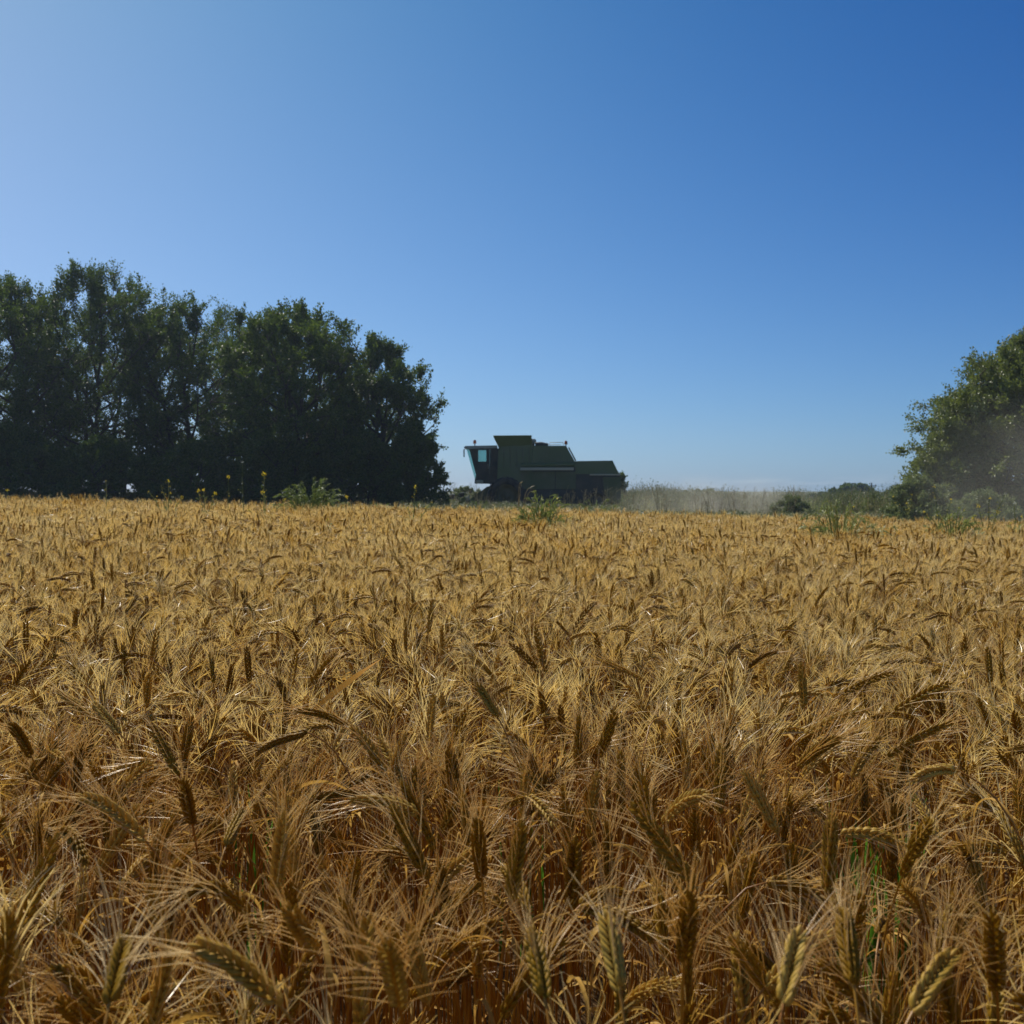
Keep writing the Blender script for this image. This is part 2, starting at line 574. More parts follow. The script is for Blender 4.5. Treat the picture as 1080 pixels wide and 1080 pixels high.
# heroes: the ears one can point at in the photograph: ear base px, tip px, posture word, bulge
HERO = [
    (10, 1000, 57, 880, 0.0), (150, 890, 78, 842, .25), (200, 872, 190, 825, 0), (258, 968, 192, 950, .45), (292, 1068, 200, 1002, .2),
    (288, 950, 298, 858, 0), (236, 895, 252, 858, 0), (450, 932, 412, 852, .06), (508, 932, 502, 866, 0), (538, 955, 551, 870, 0),
    (603, 962, 608, 888, 0), (760, 862, 762, 785, 0), (822, 882, 786, 816, .1), (737, 942, 665, 848, .05), (876, 948, 880, 860, 0),
    (830, 1066, 846, 985, 0), (724, 1018, 730, 945, 0), (1058, 1052, 1052, 968, 0), (968, 1075, 1012, 1010, .1), (939, 800, 1010, 762, .12),
    (851, 776, 918, 751, .15), (1013, 815, 960, 831, .3), (887, 735, 946, 709, .1), (946, 751, 1008, 720, .08), (1047, 722, 1043, 683, 0),
    (844, 811, 887, 780, .15), (483, 664, 467, 633, 0), (572, 714, 536, 679, .15), (576, 712, 564, 660, 0), (539, 670, 562, 643, .05),
    (604, 667, 630, 635, .25), (525, 758, 503, 722, 0), (678, 717, 630, 696, .05), (317, 731, 354, 688, 0), (366, 768, 309, 752, .2),
    (323, 774, 268, 796, .1), (262, 722, 259, 682, 0), (98, 760, 56, 728, .05), (124, 775, 96, 742, 0), (152, 745, 155, 712, 0),
    (700, 872, 748, 842, .3), (330, 1010, 300, 960, 0), (420, 1068, 405, 1000, .05), (655, 1052, 640, 968, 0), (955, 930, 985, 868, .1),
    (30, 800, 8, 765, .1), (632, 800, 650, 752, 0), (790, 705, 822, 688, .2), (850, 748, 846, 700, 0), (575, 1060, 560, 985, 0),
    (110, 1065, 128, 990, 0), (905, 1045, 893, 965, 0),
]


def hero_stalk(bx, by, tx, ty, bulge, idx):
    rg = np.random.default_rng(900 + idx)
    drop = (0.36 if by > 1000 else .385 if by > 740 else .42) + rg.normal(0, .01)
    # distance at which a point 'drop' below the eye is seen on the row of the ear's middle
    slope = (((by + ty) / 2) - HOR) / FPX
    d = drop / slope
    B = np.array(at(bx, by, d)); Tp = np.array(at(tx, ty, d))
    L = np.linalg.norm(Tp - B)
    Le = min(max(L * 1.02, 0.078), 0.12)
    rest = math.sqrt(max(0, Le ** 2 - L ** 2)) * (1 if rg.random() < .5 else -1) * .9
    if L > .12:      # the ear is nearer than assumed
        k = .12 / L; d *= k; B = np.array(at(bx, by, d)); Tp = np.array(at(tx, ty, d)); rest = 0
    Tp[1] += rest; Tp[0] = (tx - 540) / FPX * Tp[1]; Tp[2] = EYE + (HOR - ty) / FPX * Tp[1]
    u = np.linspace(0, 1, 10)[:, None]
    mid = (B + Tp) / 2 + np.array([0, 0, 1]) * bulge * np.linalg.norm(Tp - B) * .9
    E = (1 - u) ** 2 * B + 2 * u * (1 - u) * mid + u ** 2 * Tp
    t0 = (E[1] - E[0]); t0 /= np.linalg.norm(t0)
    t0[2] = max(t0[2], .25) if bulge else t0[2]
    foot = np.array([B[0] - t0[0] * .12 + rg.normal(0, .02), B[1] - t0[1] * .12 + rg.normal(0, .02), 0])
    foot[2] = hh(foot[0], foot[1]) - .01
    c1 = B - t0 * 0.16; 
    c0 = foot + np.array([0, 0, .45])
    uu = 1 - (1 - np.linspace(0, 1, 14)[:, None]) ** 1.5
    Sx = (1 - uu) ** 3 * foot + 3 * uu * (1 - uu) ** 2 * c0 + 3 * uu ** 2 * (1 - uu) * c1 + uu ** 3 * B
    stem, ear, awn, leaf = MB(), MB(), MB(), []
    stem.tube(Sx - foot, np.linspace(.0020, .0012, 14), 6, 0, cap=False)
    ear_mesh(E - foot, rg, 0, ear, awn, 0, 0, awn_len=rg.uniform(.055, .08), spread=rg.uniform(24, 42), plump=1.1)
    for i in range(2):
        p, T = interp(Sx - foot, rg.uniform(.3, .75))
        leaf.append(MB()); dry_leaf(leaf[-1], p, rg, rg.uniform(.08, .2), rg.uniform(.0025, .005), 0, n=10)
    ang = math.degrees(math.atan2(tx - bx, by - ty))
    return foot, d, stem, ear, awn, leaf, ang, bulge


def posture_words(ang, nod):
    if nod:
        return 'nodding wheat stalk drooping ' + ('right' if ang > 0 else 'left')
    if abs(ang) < 14:
        return 'upright bearded wheat stalk'
    return 'bearded wheat stalk leaning ' + ('right' if ang > 0 else 'left')


used_labels = set()


def wheat_label(ang, nod, px, py, col=''):
    X = min(99, max(1, round(px / 10.8))); Y = min(99, max(1, round(py / 10.8)))
    base = posture_words(ang, nod)
    for dX, dY in ((0, 0), (1, 0), (-1, 0), (0, 1), (0, -1), (1, 1), (-1, -1), (1, -1), (-1, 1), (2, 0), (-2, 0), (0, 2)):
        l = f"{base}, ear {X + dX} percent across and {Y + dY} percent down the photo"
        if l not in used_labels:
            break
    used_labels.add(l)
    return l


WG = 'wheat stalks in the foreground of the field'
hero_px = []
n_ind = 0
for i, hrow in enumerate(HERO):
    foot, d, stem, ear, awn, leaf, ang, bulge = hero_stalk(*hrow, i)
    r = empty('wheat_stalk', foot)
    cx, cy = (hrow[0] + hrow[2]) / 2, (hrow[1] + hrow[3]) / 2
    tag(r, wheat_label(ang, bulge >= .2, cx, cy), 'wheat', WG)
    stem.build('stem', M['stem'], r)
    e_ = ear.build('ear', M['ear'], r)
    awn.build('awns', M['awn'], e_)
    for l_ in leaf: l_.build('leaf', M['leaf'], r)
    hero_px.append((cx, cy, d, 0.062 / d * FPX))
    n_ind += 1

# a stalk whose broad flag leaf has dried to a bright orange
d = 2.05
pA = np.array(at(329, 750, d)); pB = np.array(at(368, 722, d)); pC = np.array(at(409, 691, d - .03))
foot = np.array([pA[0] - .03, pA[1], 0]); foot[2] = hh(foot[0], foot[1]) - .01
r = empty('wheat_stalk', foot)
tag(r, 'wheat stalk with a broad bright orange flag leaf slanting up to the right', 'wheat', WG)
used_labels.add(r['label'])
mb = MB()
tip = foot + np.array([-.02, 0, .86])
Sx = np.array([foot + (tip - foot) * u + np.array([.03 * math.sin(u * 3), 0, 0]) for u in np.linspace(0, 1, 12)]) - foot
mb.tube(Sx, np.linspace(.002, .0012, 12), 6, 0, cap=False); mb.build('stem', M['stem'], r)
rg = np.random.default_rng(5)
E = np.array([tip - foot + np.array([-.03 * u * u, .0, .085 * u]) for u in np.linspace(0, 1, 10)])
E += Sx[-1] - E[0]
ear, awn = MB(), MB(); ear_mesh(E, rg, 0, ear, awn, 0, 0)
e_ = ear.build('ear', M['ear'], r); awn.build('awns', M['awn'], e_)
u = np.linspace(0, 1, 16)[:, None]
P = (1 - u) ** 2 * pA + 2 * u * (1 - u) * (pB + np.array([0, 0, .01])) + u ** 2 * pC
st_near = Sx[np.argmin(np.abs(Sx[:, 2] + foot[2] - pA[2] + .03))] + foot
P = np.vstack([st_near[None], P])
wv = np.interp(np.linspace(0, 1, 17), [0, .1, .45, .6, 1], [.0015, .005, .0085, .0075, .001])
N = np.array([np.array([-.45, .55, .7]) * math.cos(a) + np.array([.3, .2, .1]) * math.sin(a) for a in np.linspace(0, 1.6, 17)])
N /= np.linalg.norm(N, axis=1)[:, None]
lf = MB(); V_, F_ = ribbon(P - foot, wv, N); lf.add(V_, F_, 0)
lo = lf.build('leaf', M['orange_leaf'], r); lo['label'] = 'broad bright orange leaf'
n_ind += 1

# prototypes shared by the other foreground stalks
POST = ['upright'] * 9 + ['leaning'] * 10 + ['nodding'] * 4
protos = []
for k, po in enumerate(POST):
    stem, ear, awn, leaf = stalk_parts(100 + k, po, 0)
    E0 = np.concatenate(ear.v)
    protos.append((po, stem, ear, awn, leaf, E0.mean(0)))
proto_mesh = {}


def place_stalk(x, y, rz, k, sc, tilt):
    po, stem, ear, awn, leaf, ec = protos[k]
    r = empty('wheat_stalk', (x, y, hh(x, y) - .01), 0)
    r.rotation_euler = (tilt[0], tilt[1], rz)
    r.scale = (1, 1, sc)
    if k not in proto_mesh:
        # part meshes of this prototype (material slot 0 of each)
        for b in [stem, ear, awn] + leaf:
            b.m4 = [a * 0 for a in b.m4]; b.m3 = [a * 0 for a in b.m3]
        o1 = stem.build('stem', M['stem'], r); o2 = ear.build('ear', M['ear'], r); o3 = awn.build('awns', M['awn'], o2)
        o4 = [l_.build('leaf', M['leaf'], r) for l_ in leaf]
        proto_mesh[k] = (o1, o2, o3, o4)
    else:
        o1, o2, o3, o4 = proto_mesh[k]
        c1 = o1.copy(); c2 = o2.copy(); c3 = o3.copy()
        c1.parent = r; c2.parent = r; c3.parent = c2
        for c in (c1, c2, c3): COL.objects.link(c)
        for l_ in o4:
            c4 = l_.copy(); c4.parent = r; COL.objects.link(c4)
    return r


# positions over the near field
EDGE_Y = 17.0
RHO = 320.0
x0, x1, y0, y1 = -7.0, 7.0, -1.6, 6.5
n = int((x1 - x0) * (y1 - y0) * RHO)
px_ = rng.uniform(x0, x1, n); py_ = rng.uniform(y0, y1, n)
cand = []
rest = []
for x, y in zip(px_, py_):
    if math.hypot(x, y) < 0.42 or (y < .55 and abs(x) < .3):      # trodden spot where the photographer stands
        continue
    if in_gap(x, y) and rng.random() < .9:
        continue
    if 0 < y < 1.45 and abs(x) < .9 and rng.random() < .35:      # the crop thins out where the photographer walked in
        continue
    h, a = wave(x, y)
    k = int(rng.integers(0, len(POST)))
    rz = a + rng.normal(0, 1.5) + (math.pi if rng.random() < .35 else 0)
    sc = 1 + (h + rng.normal(0, .036)) / .88
    tilt = (rng.normal(0, .035), rng.normal(0, .035))
    ec = protos[k][5]
    ex = x + ec[0] * math.cos(rz) - ec[1] * math.sin(rz); ey = y + ec[0] * math.sin(rz) + ec[1] * math.cos(rz); ez = hh(x, y) + ec[2] * sc
    if ey > .2:
        u, v = to_px((ex, ey, ez))
        if ey < 2.6 and any(math.hypot(u - hx, v - hy) < rr and ey < hd + .02 for hx, hy, hd, rr in hero_px):
            continue
    else:
        u = v = -999
    vis = 0 < u < 1080 and 0 < v < 1080
    row = (x, y, rz, k, sc, tilt, u, v, ex, ey, ez)
    (cand if vis and ey < 2.2 else rest).append(row)
cand.sort(key=lambda c: c[9])
NI = 298 - n_ind
for c in cand[:NI]:
    x, y, rz, k, sc, tilt, u, v, ex, ey, ez = c
    r = place_stalk(x, y, rz, k, sc, tilt)
    po = POST[k]
    lean = math.cos(rz)
    ang = 0 if po == 'upright' else (30 if lean > 0 else -30)
    tag(r, wheat_label(ang, po == 'nodding', u, v), 'wheat', WG)
rest += cand[NI:]


# the rest of the crop: one scattered mass
def hidden_collection(name, objs):
    c = bpy.data.collections.new(name)
    for o in objs:
        c.objects.link(o)
    return c


def scatter(name, pts, rot, scl, idx, coll, material=None):
    me = bpy.data.meshes.new(name)
    pts = np.asarray(pts, np.float32)
    me.vertices.add(len(pts)); me.vertices.foreach_set('co', pts.ravel())
    a = me.attributes.new('rot', 'FLOAT_VECTOR', 'POINT'); a.data.foreach_set('vector', np.asarray(rot, np.float32).ravel())
    a = me.attributes.new('scl', 'FLOAT_VECTOR', 'POINT'); a.data.foreach_set('vector', np.asarray(scl, np.float32).ravel())
    a = me.attributes.new('idx', 'INT', 'POINT'); a.data.foreach_set('value', np.asarray(idx, np.int32))
    me.update()
    o = bpy.data.objects.new(name, me); COL.objects.link(o)
    ng = bpy.data.node_groups.new(name + '_scatter', 'GeometryNodeTree')
    ng.interface.new_socket('Geometry', in_out='INPUT', socket_type='NodeSocketGeometry')
    ng.interface.new_socket('Geometry', in_out='OUTPUT', socket_type='NodeSocketGeometry')
    N_ = ng.nodes; L = ng.links.new
    gi = N_.new('NodeGroupInput'); go = N_.new('NodeGroupOutput')
    ip = N_.new('GeometryNodeInstanceOnPoints'); ci = N_.new('GeometryNodeCollectionInfo')
    ci.inputs['Collection'].default_value = coll
    ci.inputs['Separate Children'].default_value = True; ci.inputs['Reset Children'].default_value = True
    L(gi.outputs[0], ip.inputs['Points']); L(ci.outputs[0], ip.inputs['Instance']); ip.inputs['Pick Instance'].default_value = True
    for nm, ty, sock in (('idx', 'INT', 'Instance Index'), ('rot', 'FLOAT_VECTOR', 'Rotation'), ('scl', 'FLOAT_VECTOR', 'Scale')):
        na_ = N_.new('GeometryNodeInputNamedAttribute'); na_.data_type = ty; na_.inputs['Name'].default_value = nm
        L(na_.outputs['Attribute'], ip.inputs[sock])
    L(ip.outputs[0], go.inputs[0])
    md = o.modifiers.new('scatter', 'NODES'); md.node_group = ng
    return o


near_protos = []
for k, po in enumerate(POST):
    near_protos.append(merged(stalk_parts(100 + k, po, 1)).build('wheat_a%02d' % k, WM, link=False))
clumps = []
TS = 0.5
for k in range(14):
    mb = MB(); rg = np.random.default_rng(300 + k)
    ncl = int(TS * TS * 260)
    for j in range(ncl):
        po = POST[int(rg.integers(0, len(POST)))]
        part = merged(stalk_parts(int(rg.integers(0, 1e6)), po, 2))
        a = rg.normal(0, 1.5) + (math.pi if rg.random() < .35 else 0); c_, s_ = math.cos(a), math.sin(a)
        ox, oy = rg.uniform(-TS * .6, TS * .6, 2); hz = rg.normal(0, .038)
        off = mb.n
        for v in part.v:
            v2 = v.copy(); v2[:, 0] = v[:, 0] * c_ - v[:, 1] * s_ + ox; v2[:, 1] = v[:, 0] * s_ + v[:, 1] * c_ + oy; v2[:, 2] += hz
            mb.v.append(v2)
        mb.f4 += [f + off for f in part.f4]; mb.f3 += [f + off for f in part.f3]; mb.m4 += part.m4; mb.m3 += part.m3; mb.n += part.n
    clumps.append(mb.build('wheat_b%02d' % k, WM, link=False))
allp = near_protos + clumps
wcol = hidden_collection('wheat_source', allp)
NP = len(near_protos)

P_, R_, S_, I_ = [], [], [], []
for x, y, rz, k, sc, tilt, *_r in rest:
    P_.append((x, y, hh(x, y) - .01)); R_.append((tilt[0], tilt[1], rz)); S_.append((1, 1, sc)); I_.append(k)
# clumps outside the near box
gx = np.arange(-19, 19, TS * .8); gy = np.arange(-3, EDGE_Y, TS * .8)
for y in gy:
    for x in gx:
        x_ = x + rng.uniform(-.15, .15); y_ = y + rng.uniform(-.15, .15)
        if x0 - .1 < x_ < x1 + .1 and y0 - .1 < y_ < y1 + .1:
            continue
        if abs(x_) > 4 + .68 * max(y_, 0) + (4 if y_ < 8 else 0):
            continue
        edge = EDGE_Y + 0.6 * noise.noise(Vector((x_ * .3, 0, 5)))
        if y_ > edge: continue
        h, a = wave(x_, y_)
        P_.append((x_, y_, hh(x_, y_) - .01)); R_.append((rng.normal(0, .02), rng.normal(0, .02), a + (math.pi if rng.random() < .25 else 0) + rng.normal(0, .4)))
        S_.append((1, 1, 1 + (h * 1.2 + rng.normal(0, .012)) / .88)); I_.append(NP + int(rng.integers(0, len(clumps))))
o = scatter('wheat_crop', P_, R_, S_, I_, wcol)
tag(o, 'dense ripe golden bearded wheat filling the field back to the weeds', 'wheat field', kind='stuff')
print('wheat', len(P_), 'individual', n_ind + NI)

# ------------------------------------------------------------------ trees
M['bark'] = paint('bark', (0.055, 0.042, 0.030), rough=0.9, scale=8, dirt=(0.12, 0.10, 0.07))
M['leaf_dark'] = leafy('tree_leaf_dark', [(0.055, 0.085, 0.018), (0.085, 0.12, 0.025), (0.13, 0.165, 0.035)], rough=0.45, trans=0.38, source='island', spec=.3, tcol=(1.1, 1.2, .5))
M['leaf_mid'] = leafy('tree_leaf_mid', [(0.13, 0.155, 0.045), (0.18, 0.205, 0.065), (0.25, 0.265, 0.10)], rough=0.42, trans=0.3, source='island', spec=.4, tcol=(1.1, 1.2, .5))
M['leaf_bush'] = leafy('bush_leaf', [(0.12, 0.16, 0.045), (0.18, 0.22, 0.07), (0.26, 0.28, 0.11)], rough=0.5, trans=0.35, source='island', spec=.3)


def bez(a, b, c, n):
    u = np.linspace(0, 1, n)[:, None]
    return (1 - u) ** 2 * a + 2 * u * (1 - u) * b + u ** 2 * c


def leaf_quads(mb, C, Dn, size, rg):
    """many small pointed leaves: centres C, growth directions Dn"""
    n = len(C)
    D = Dn + rg.normal(0, .55, (n, 3)); D /= np.linalg.norm(D, axis=1)[:, None]
    W = np.cross(D, rg.normal(0, 1, (n, 3))); W /= np.linalg.norm(W, axis=1)[:, None] + 1e-9
    s = size * rg.uniform(.7, 1.3, n)[:, None]
    Nn = np.cross(D, W)
    a = C; b = C + D * s * .5 + W * s * .33 + Nn * s * .06; c = C + D * s; d = C + D * s * .5 - W * s * .33 + Nn * s * .06
    V = np.stack([a, b, c, d], 1).reshape(-1, 3)
    F = np.arange(n * 4).reshape(-1, 4)
    mb.add(V, F, 0)


def make_tree(name, loc, height, width, label, cat, group, seed, leaf_size=.09, n_limb=20, n_sub=7, n_twig=10, n_leaf=48,
              lm='leaf_dark', prof=None, low=.12, shoots=9, trunk_r=.16, depth=None, stems=2, dens=1.0, lean=(0, 0), lump=.17):
    """several stems, limbs reaching into a lumpy envelope, twigs, leaves along the twigs"""
    rg = np.random.default_rng(seed)
    depth = depth or width
    root = empty(name, (loc[0], loc[1], hh(loc[0], loc[1]) - .05))
    tag(root, label, cat, group)
    wood, crown = MB(), MB()
    prof = prof or [(0, .6), (.15, .88), (.4, 1.0), (.68, 1.0), (.84, .86), (.95, .58), (1, .25)]
    pz, pr = zip(*prof)
    sd_ = float(seed)

    def env(az, zt):
        n_ = noise.noise(Vector((math.cos(az) * 1.3 + sd_, math.sin(az) * 1.3, zt * 3.2)))
        return np.interp(zt, pz, pr) * (1 + lump * n_)
    z0 = low * height
    st = []
    for k in range(stems):
        a = rg.uniform(0, 6.28); rr = .10 * width * (k > 0) + .04 * width
        top = np.array([math.cos(a) * rr * 2.2 + lean[0], math.sin(a) * rr * 2.2 + lean[1], height * rg.uniform(.72, .84)])
        base = np.array([math.cos(a) * rr * .35, math.sin(a) * rr * .35, 0])
        P = bez(base, np.array([base[0] * 2, base[1] * 2, height * .4]), top, 10)
        P[1:-1, :2] += rg.normal(0, .05, (8, 2)) * height / 8
        wood.tube(P, np.linspace(trunk_r, trunk_r * .18, 10) * (1 if k == 0 else .8), 7, 0)
        st.append(P)
    C, D = [], []
    for i in range(n_limb):
        P = st[i % stems]
        zt = ((i + rg.uniform(0, 1)) / n_limb) ** .85
        zt = min(.97, zt)
        az = i * 2.399 + rg.uniform(-.4, .4)
        er = env(az, zt)
        tgt = np.array([math.cos(az) * width / 2 * er * .85, math.sin(az) * depth / 2 * er * .85, z0 + zt * (height - z0) * .95])
        tgt[:2] += np.array(lean) * zt
        tb = np.clip((zt * .72 + .08) + rg.uniform(-.06, .02), .08, .92)
        b, _ = interp(P, tb)
        if b[2] > tgt[2] and zt > .2: b, _ = interp(P, tb * .7)
        mid = (b + tgt) / 2 + np.array([0, 0, -.05 * height if zt > .3 else .05 * height]) + rg.normal(0, .04 * width, 3)
        L1 = bez(b, mid, tgt, 8)
        wood.tube(L1, np.linspace(trunk_r * .42, trunk_r * .09, 8), 5, 0)
        for j in range(n_sub):
            u = rg.uniform(.3, 1.0) if j else 1.0
            b2, T2 = interp(L1, u)
            az2 = az + rg.normal(0, .75); zt2 = float(np.clip(zt + rg.normal(.03, .13), 0.0, 1))
            er2 = env(az2, zt2) * (rg.uniform(.65, 1.08) if j % 3 else rg.uniform(.15, .7))
            t2 = np.array([math.cos(az2) * width / 2 * er2, math.sin(az2) * depth / 2 * er2, z0 + zt2 * (height - z0)])
            t2[:2] += np.array(lean) * zt2
            v = t2 - b2; ln = np.linalg.norm(v); mx = .30 * (width + height) / 2
            if ln > mx: v *= mx / ln
            t2 = b2 + v
            L2 = bez(b2, b2 + v * .5 + rg.normal(0, .06 * ln, 3) + np.array([0, 0, .04 * height]), t2, 5)
            wood.tube(L2, np.linspace(trunk_r * .12, trunk_r * .035, 5), 4, 0, cap=False)
            for k in range(n_twig):
                if rg.random() > dens: continue
                b3, T3 = interp(L2, rg.uniform(.25, 1))
                o3 = b3 - np.array([lean[0], lean[1], height * .45]); o3 /= np.linalg.norm(o3) + 1e-6
                d3 = T3 * .5 + rg.normal(0, .75, 3) + o3 * .5 + np.array([0, 0, .15]); d3 /= np.linalg.norm(d3)
                l3 = rg.uniform(.3, .8) * (height / 9) ** .5
                if zt2 > .8: d3[2] += .7; d3 /= np.linalg.norm(d3)
                e3 = b3 + d3 * l3 + np.array([0, 0, -.08 * l3])
                L3 = bez(b3, (b3 + e3) / 2 + np.array([0, 0, .08 * l3]), e3, 4)
                wood.tube(L3, np.linspace(trunk_r * .035, trunk_r * .015, 4), 3, 0, cap=False)
                nl = int(n_leaf * rg.uniform(.6, 1.3))
                uu = rg.uniform(.1, 1.02, nl)
                pc = b3 + (e3 - b3) * uu[:, None] + rg.normal(0, .075 * (height / 9) ** .5, (nl, 3))
                C.append(pc); D.append(np.tile(d3, (nl, 1)))
    for i in range(shoots):       # young upright shoots that break the outline
        az = rg.uniform(0, 6.28); zt = rg.uniform(.72, .96)
        er = env(az, zt) * .85
        b3 = np.array([math.cos(az) * width / 2 * er + lean[0] * zt, math.sin(az) * depth / 2 * er + lean[1] * zt, z0 + zt * (height - z0)])
        d3 = np.array([math.cos(az) * .35, math.sin(az) * .35, 1.0]) + rg.normal(0, .15, 3); d3 /= np.linalg.norm(d3)
        l3 = rg.uniform(.5, 1.1) * height / 10
        e3 = b3 + d3 * l3
        wood.tube([b3 - d3 * l3, b3, e3], [trunk_r * .06, trunk_r * .04, trunk_r * .015], 3, 0, cap=False)
        nl = int(n_leaf * 2.2); uu = rg.uniform(-.6, 1.0, nl)
        C.append(b3 + (e3 - b3) * uu[:, None] + rg.normal(0, .05, (nl, 3)) * (1.3 - uu[:, None] * .6)); D.append(np.tile(d3, (nl, 1)))
    C = np.concatenate(C); D = np.concatenate(D)
    k = C[:, 2] > .03; C = C[k]; D = D[k]
    leaf_quads(crown, C, D, leaf_size, rg)
    wood.build('trunk', M['bark'], root)
    crown.build('crown', M[lm], root, smooth=False)
    return root


def tree_px(name, cx, top, hw, d, label, seed, cat='tree', group=None, **kw):
    x = (cx - 540) / FPX * d
    ztop = EYE + (HOR - top) / FPX * d
    h = ztop - hh(x, d)
    return make_tree(name, (x, d), h, 2 * hw * 1.12 / FPX * d, label, cat, group, seed, **kw)


TG = 'trees of the dark wood at the left'
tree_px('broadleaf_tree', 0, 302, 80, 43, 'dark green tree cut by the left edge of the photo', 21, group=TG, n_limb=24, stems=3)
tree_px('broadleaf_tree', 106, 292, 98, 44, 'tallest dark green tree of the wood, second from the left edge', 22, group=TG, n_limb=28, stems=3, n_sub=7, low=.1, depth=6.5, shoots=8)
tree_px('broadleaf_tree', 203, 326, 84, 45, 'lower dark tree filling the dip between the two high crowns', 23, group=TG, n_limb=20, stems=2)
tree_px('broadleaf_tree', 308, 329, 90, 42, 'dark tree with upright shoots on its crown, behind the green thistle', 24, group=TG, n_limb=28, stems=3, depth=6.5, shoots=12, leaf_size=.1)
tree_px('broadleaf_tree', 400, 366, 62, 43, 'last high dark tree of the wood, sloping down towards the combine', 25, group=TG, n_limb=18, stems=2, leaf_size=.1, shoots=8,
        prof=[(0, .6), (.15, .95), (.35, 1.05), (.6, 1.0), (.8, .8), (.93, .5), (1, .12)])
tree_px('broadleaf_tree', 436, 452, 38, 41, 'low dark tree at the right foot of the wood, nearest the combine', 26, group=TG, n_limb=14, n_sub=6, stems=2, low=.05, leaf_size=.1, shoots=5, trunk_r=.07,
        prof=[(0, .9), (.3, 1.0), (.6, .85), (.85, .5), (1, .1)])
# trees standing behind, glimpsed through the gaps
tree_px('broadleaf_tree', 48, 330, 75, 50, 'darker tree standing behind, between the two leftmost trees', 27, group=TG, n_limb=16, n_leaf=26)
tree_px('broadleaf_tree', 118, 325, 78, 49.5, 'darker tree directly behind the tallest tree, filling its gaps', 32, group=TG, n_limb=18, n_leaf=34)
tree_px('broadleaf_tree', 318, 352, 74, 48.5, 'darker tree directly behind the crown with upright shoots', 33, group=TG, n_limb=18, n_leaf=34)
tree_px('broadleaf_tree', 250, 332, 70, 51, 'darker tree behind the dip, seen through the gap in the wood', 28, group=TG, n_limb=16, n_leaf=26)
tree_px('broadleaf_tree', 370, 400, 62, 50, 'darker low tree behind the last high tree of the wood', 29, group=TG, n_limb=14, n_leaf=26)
# undergrowth at the foot of the wood
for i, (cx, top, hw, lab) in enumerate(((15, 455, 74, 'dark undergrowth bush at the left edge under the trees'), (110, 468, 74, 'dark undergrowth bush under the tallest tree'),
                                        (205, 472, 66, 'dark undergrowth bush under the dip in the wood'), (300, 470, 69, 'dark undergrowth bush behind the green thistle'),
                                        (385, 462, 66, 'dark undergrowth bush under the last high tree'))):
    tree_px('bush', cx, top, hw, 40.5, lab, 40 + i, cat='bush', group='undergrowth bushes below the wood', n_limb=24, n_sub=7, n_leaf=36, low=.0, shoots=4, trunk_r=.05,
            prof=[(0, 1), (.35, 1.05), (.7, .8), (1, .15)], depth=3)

tree_px('broadleaf_tree', 1092, 364, 116, 34, 'rounded grey-green tree at the right edge, dust drifting over its foot', 31, group='trees of the dark wood at the left' and None, n_limb=60, n_sub=9, lump=.12, n_twig=10, n_leaf=46,
        lm='leaf_mid', stems=3, low=.06, leaf_size=.085, shoots=12, depth=7.5,
        prof=[(0, .92), (.12, 1.0), (.3, 1.04), (.5, 1.0), (.68, .86), (.83, .66), (.94, .42), (1, .12)])
BGp = 'green bushes along the back of the field'
tree_px('bush', 968, 510, 46, 31, 'light green bush at the left foot of the right-hand tree', 51, cat='bush', group=BGp, lm='leaf_bush', n_limb=14, n_sub=6, n_leaf=26, low=.02, shoots=6, trunk_r=.04, prof=[(0, 1), (.4, 1), (.75, .7), (1, .15)], leaf_size=.07)
tree_px('bush', 1004, 452, 50, 33, 'tall grey-green bush filling the foot of the right-hand tree', 60, cat='bush', group=BGp, lm='leaf_mid', n_limb=22, n_sub=7, n_leaf=34, low=.0, shoots=3, trunk_r=.05, prof=[(0, .9), (.4, 1), (.75, .7), (1, .15)], leaf_size=.08)
tree_px('bush', 1040, 522, 60, 29, 'low green bush under the right-hand tree, behind the yellow flowers', 52, cat='bush', group=BGp, lm='leaf_bush', n_limb=12, n_sub=6, n_leaf=26, low=.02, shoots=3, trunk_r=.03, prof=[(0, 1), (.4, 1), (.75, .7), (1, .15)], leaf_size=.06)
tree_px('bush', 836, 526, 24, 42, 'small rounded bush just left of the far domed tree', 53, cat='bush', group=BGp, lm='leaf_bush', n_limb=10, n_sub=6, n_leaf=26, low=.02, shoots=2, trunk_r=.03, prof=[(0, 1), (.4, 1), (.75, .75), (1, .2)], leaf_size=.07)
tree_px('bush', 740, 519, 55, 48, 'long low bush in the dust between combine and rounded bush', 54, cat='bush', group=BGp, lm='leaf_bush', n_limb=12, n_sub=6, n_leaf=26, low=.02, shoots=2, trunk_r=.03, prof=[(0, 1), (.4, 1), (.75, .75), (1, .2)], leaf_size=.07)
tree_px('bush', 490, 516, 26, 58, 'green bush between the wood and the cab of the combine', 55, cat='bush', group=BGp, lm='leaf_bush', n_limb=10, n_sub=6, n_leaf=26, low=.02, shoots=2, trunk_r=.03, prof=[(0, 1), (.4, 1), (.75, .75), (1, .2)], leaf_size=.08)
tree_px('bush', 654, 502, 9, 66, 'small dark bush peeping out behind the rear of the combine', 56, cat='bush', group=BGp, lm='leaf_dark', n_limb=10, n_sub=5, n_leaf=26, low=.02, shoots=2, trunk_r=.03, prof=[(0, .8), (.4, 1), (.75, .85), (1, .3)], leaf_size=.1)
tree_px('broadleaf_tree', 900, 513, 25, 150, 'far domed tree on the skyline beside the utility pole', 57, n_limb=20, n_sub=6, n_leaf=20, low=.05, shoots=0, trunk_r=.3, leaf_size=.32, prof=[(0, .9), (.35, 1), (.7, .95), (.9, .7), (1, .4)])
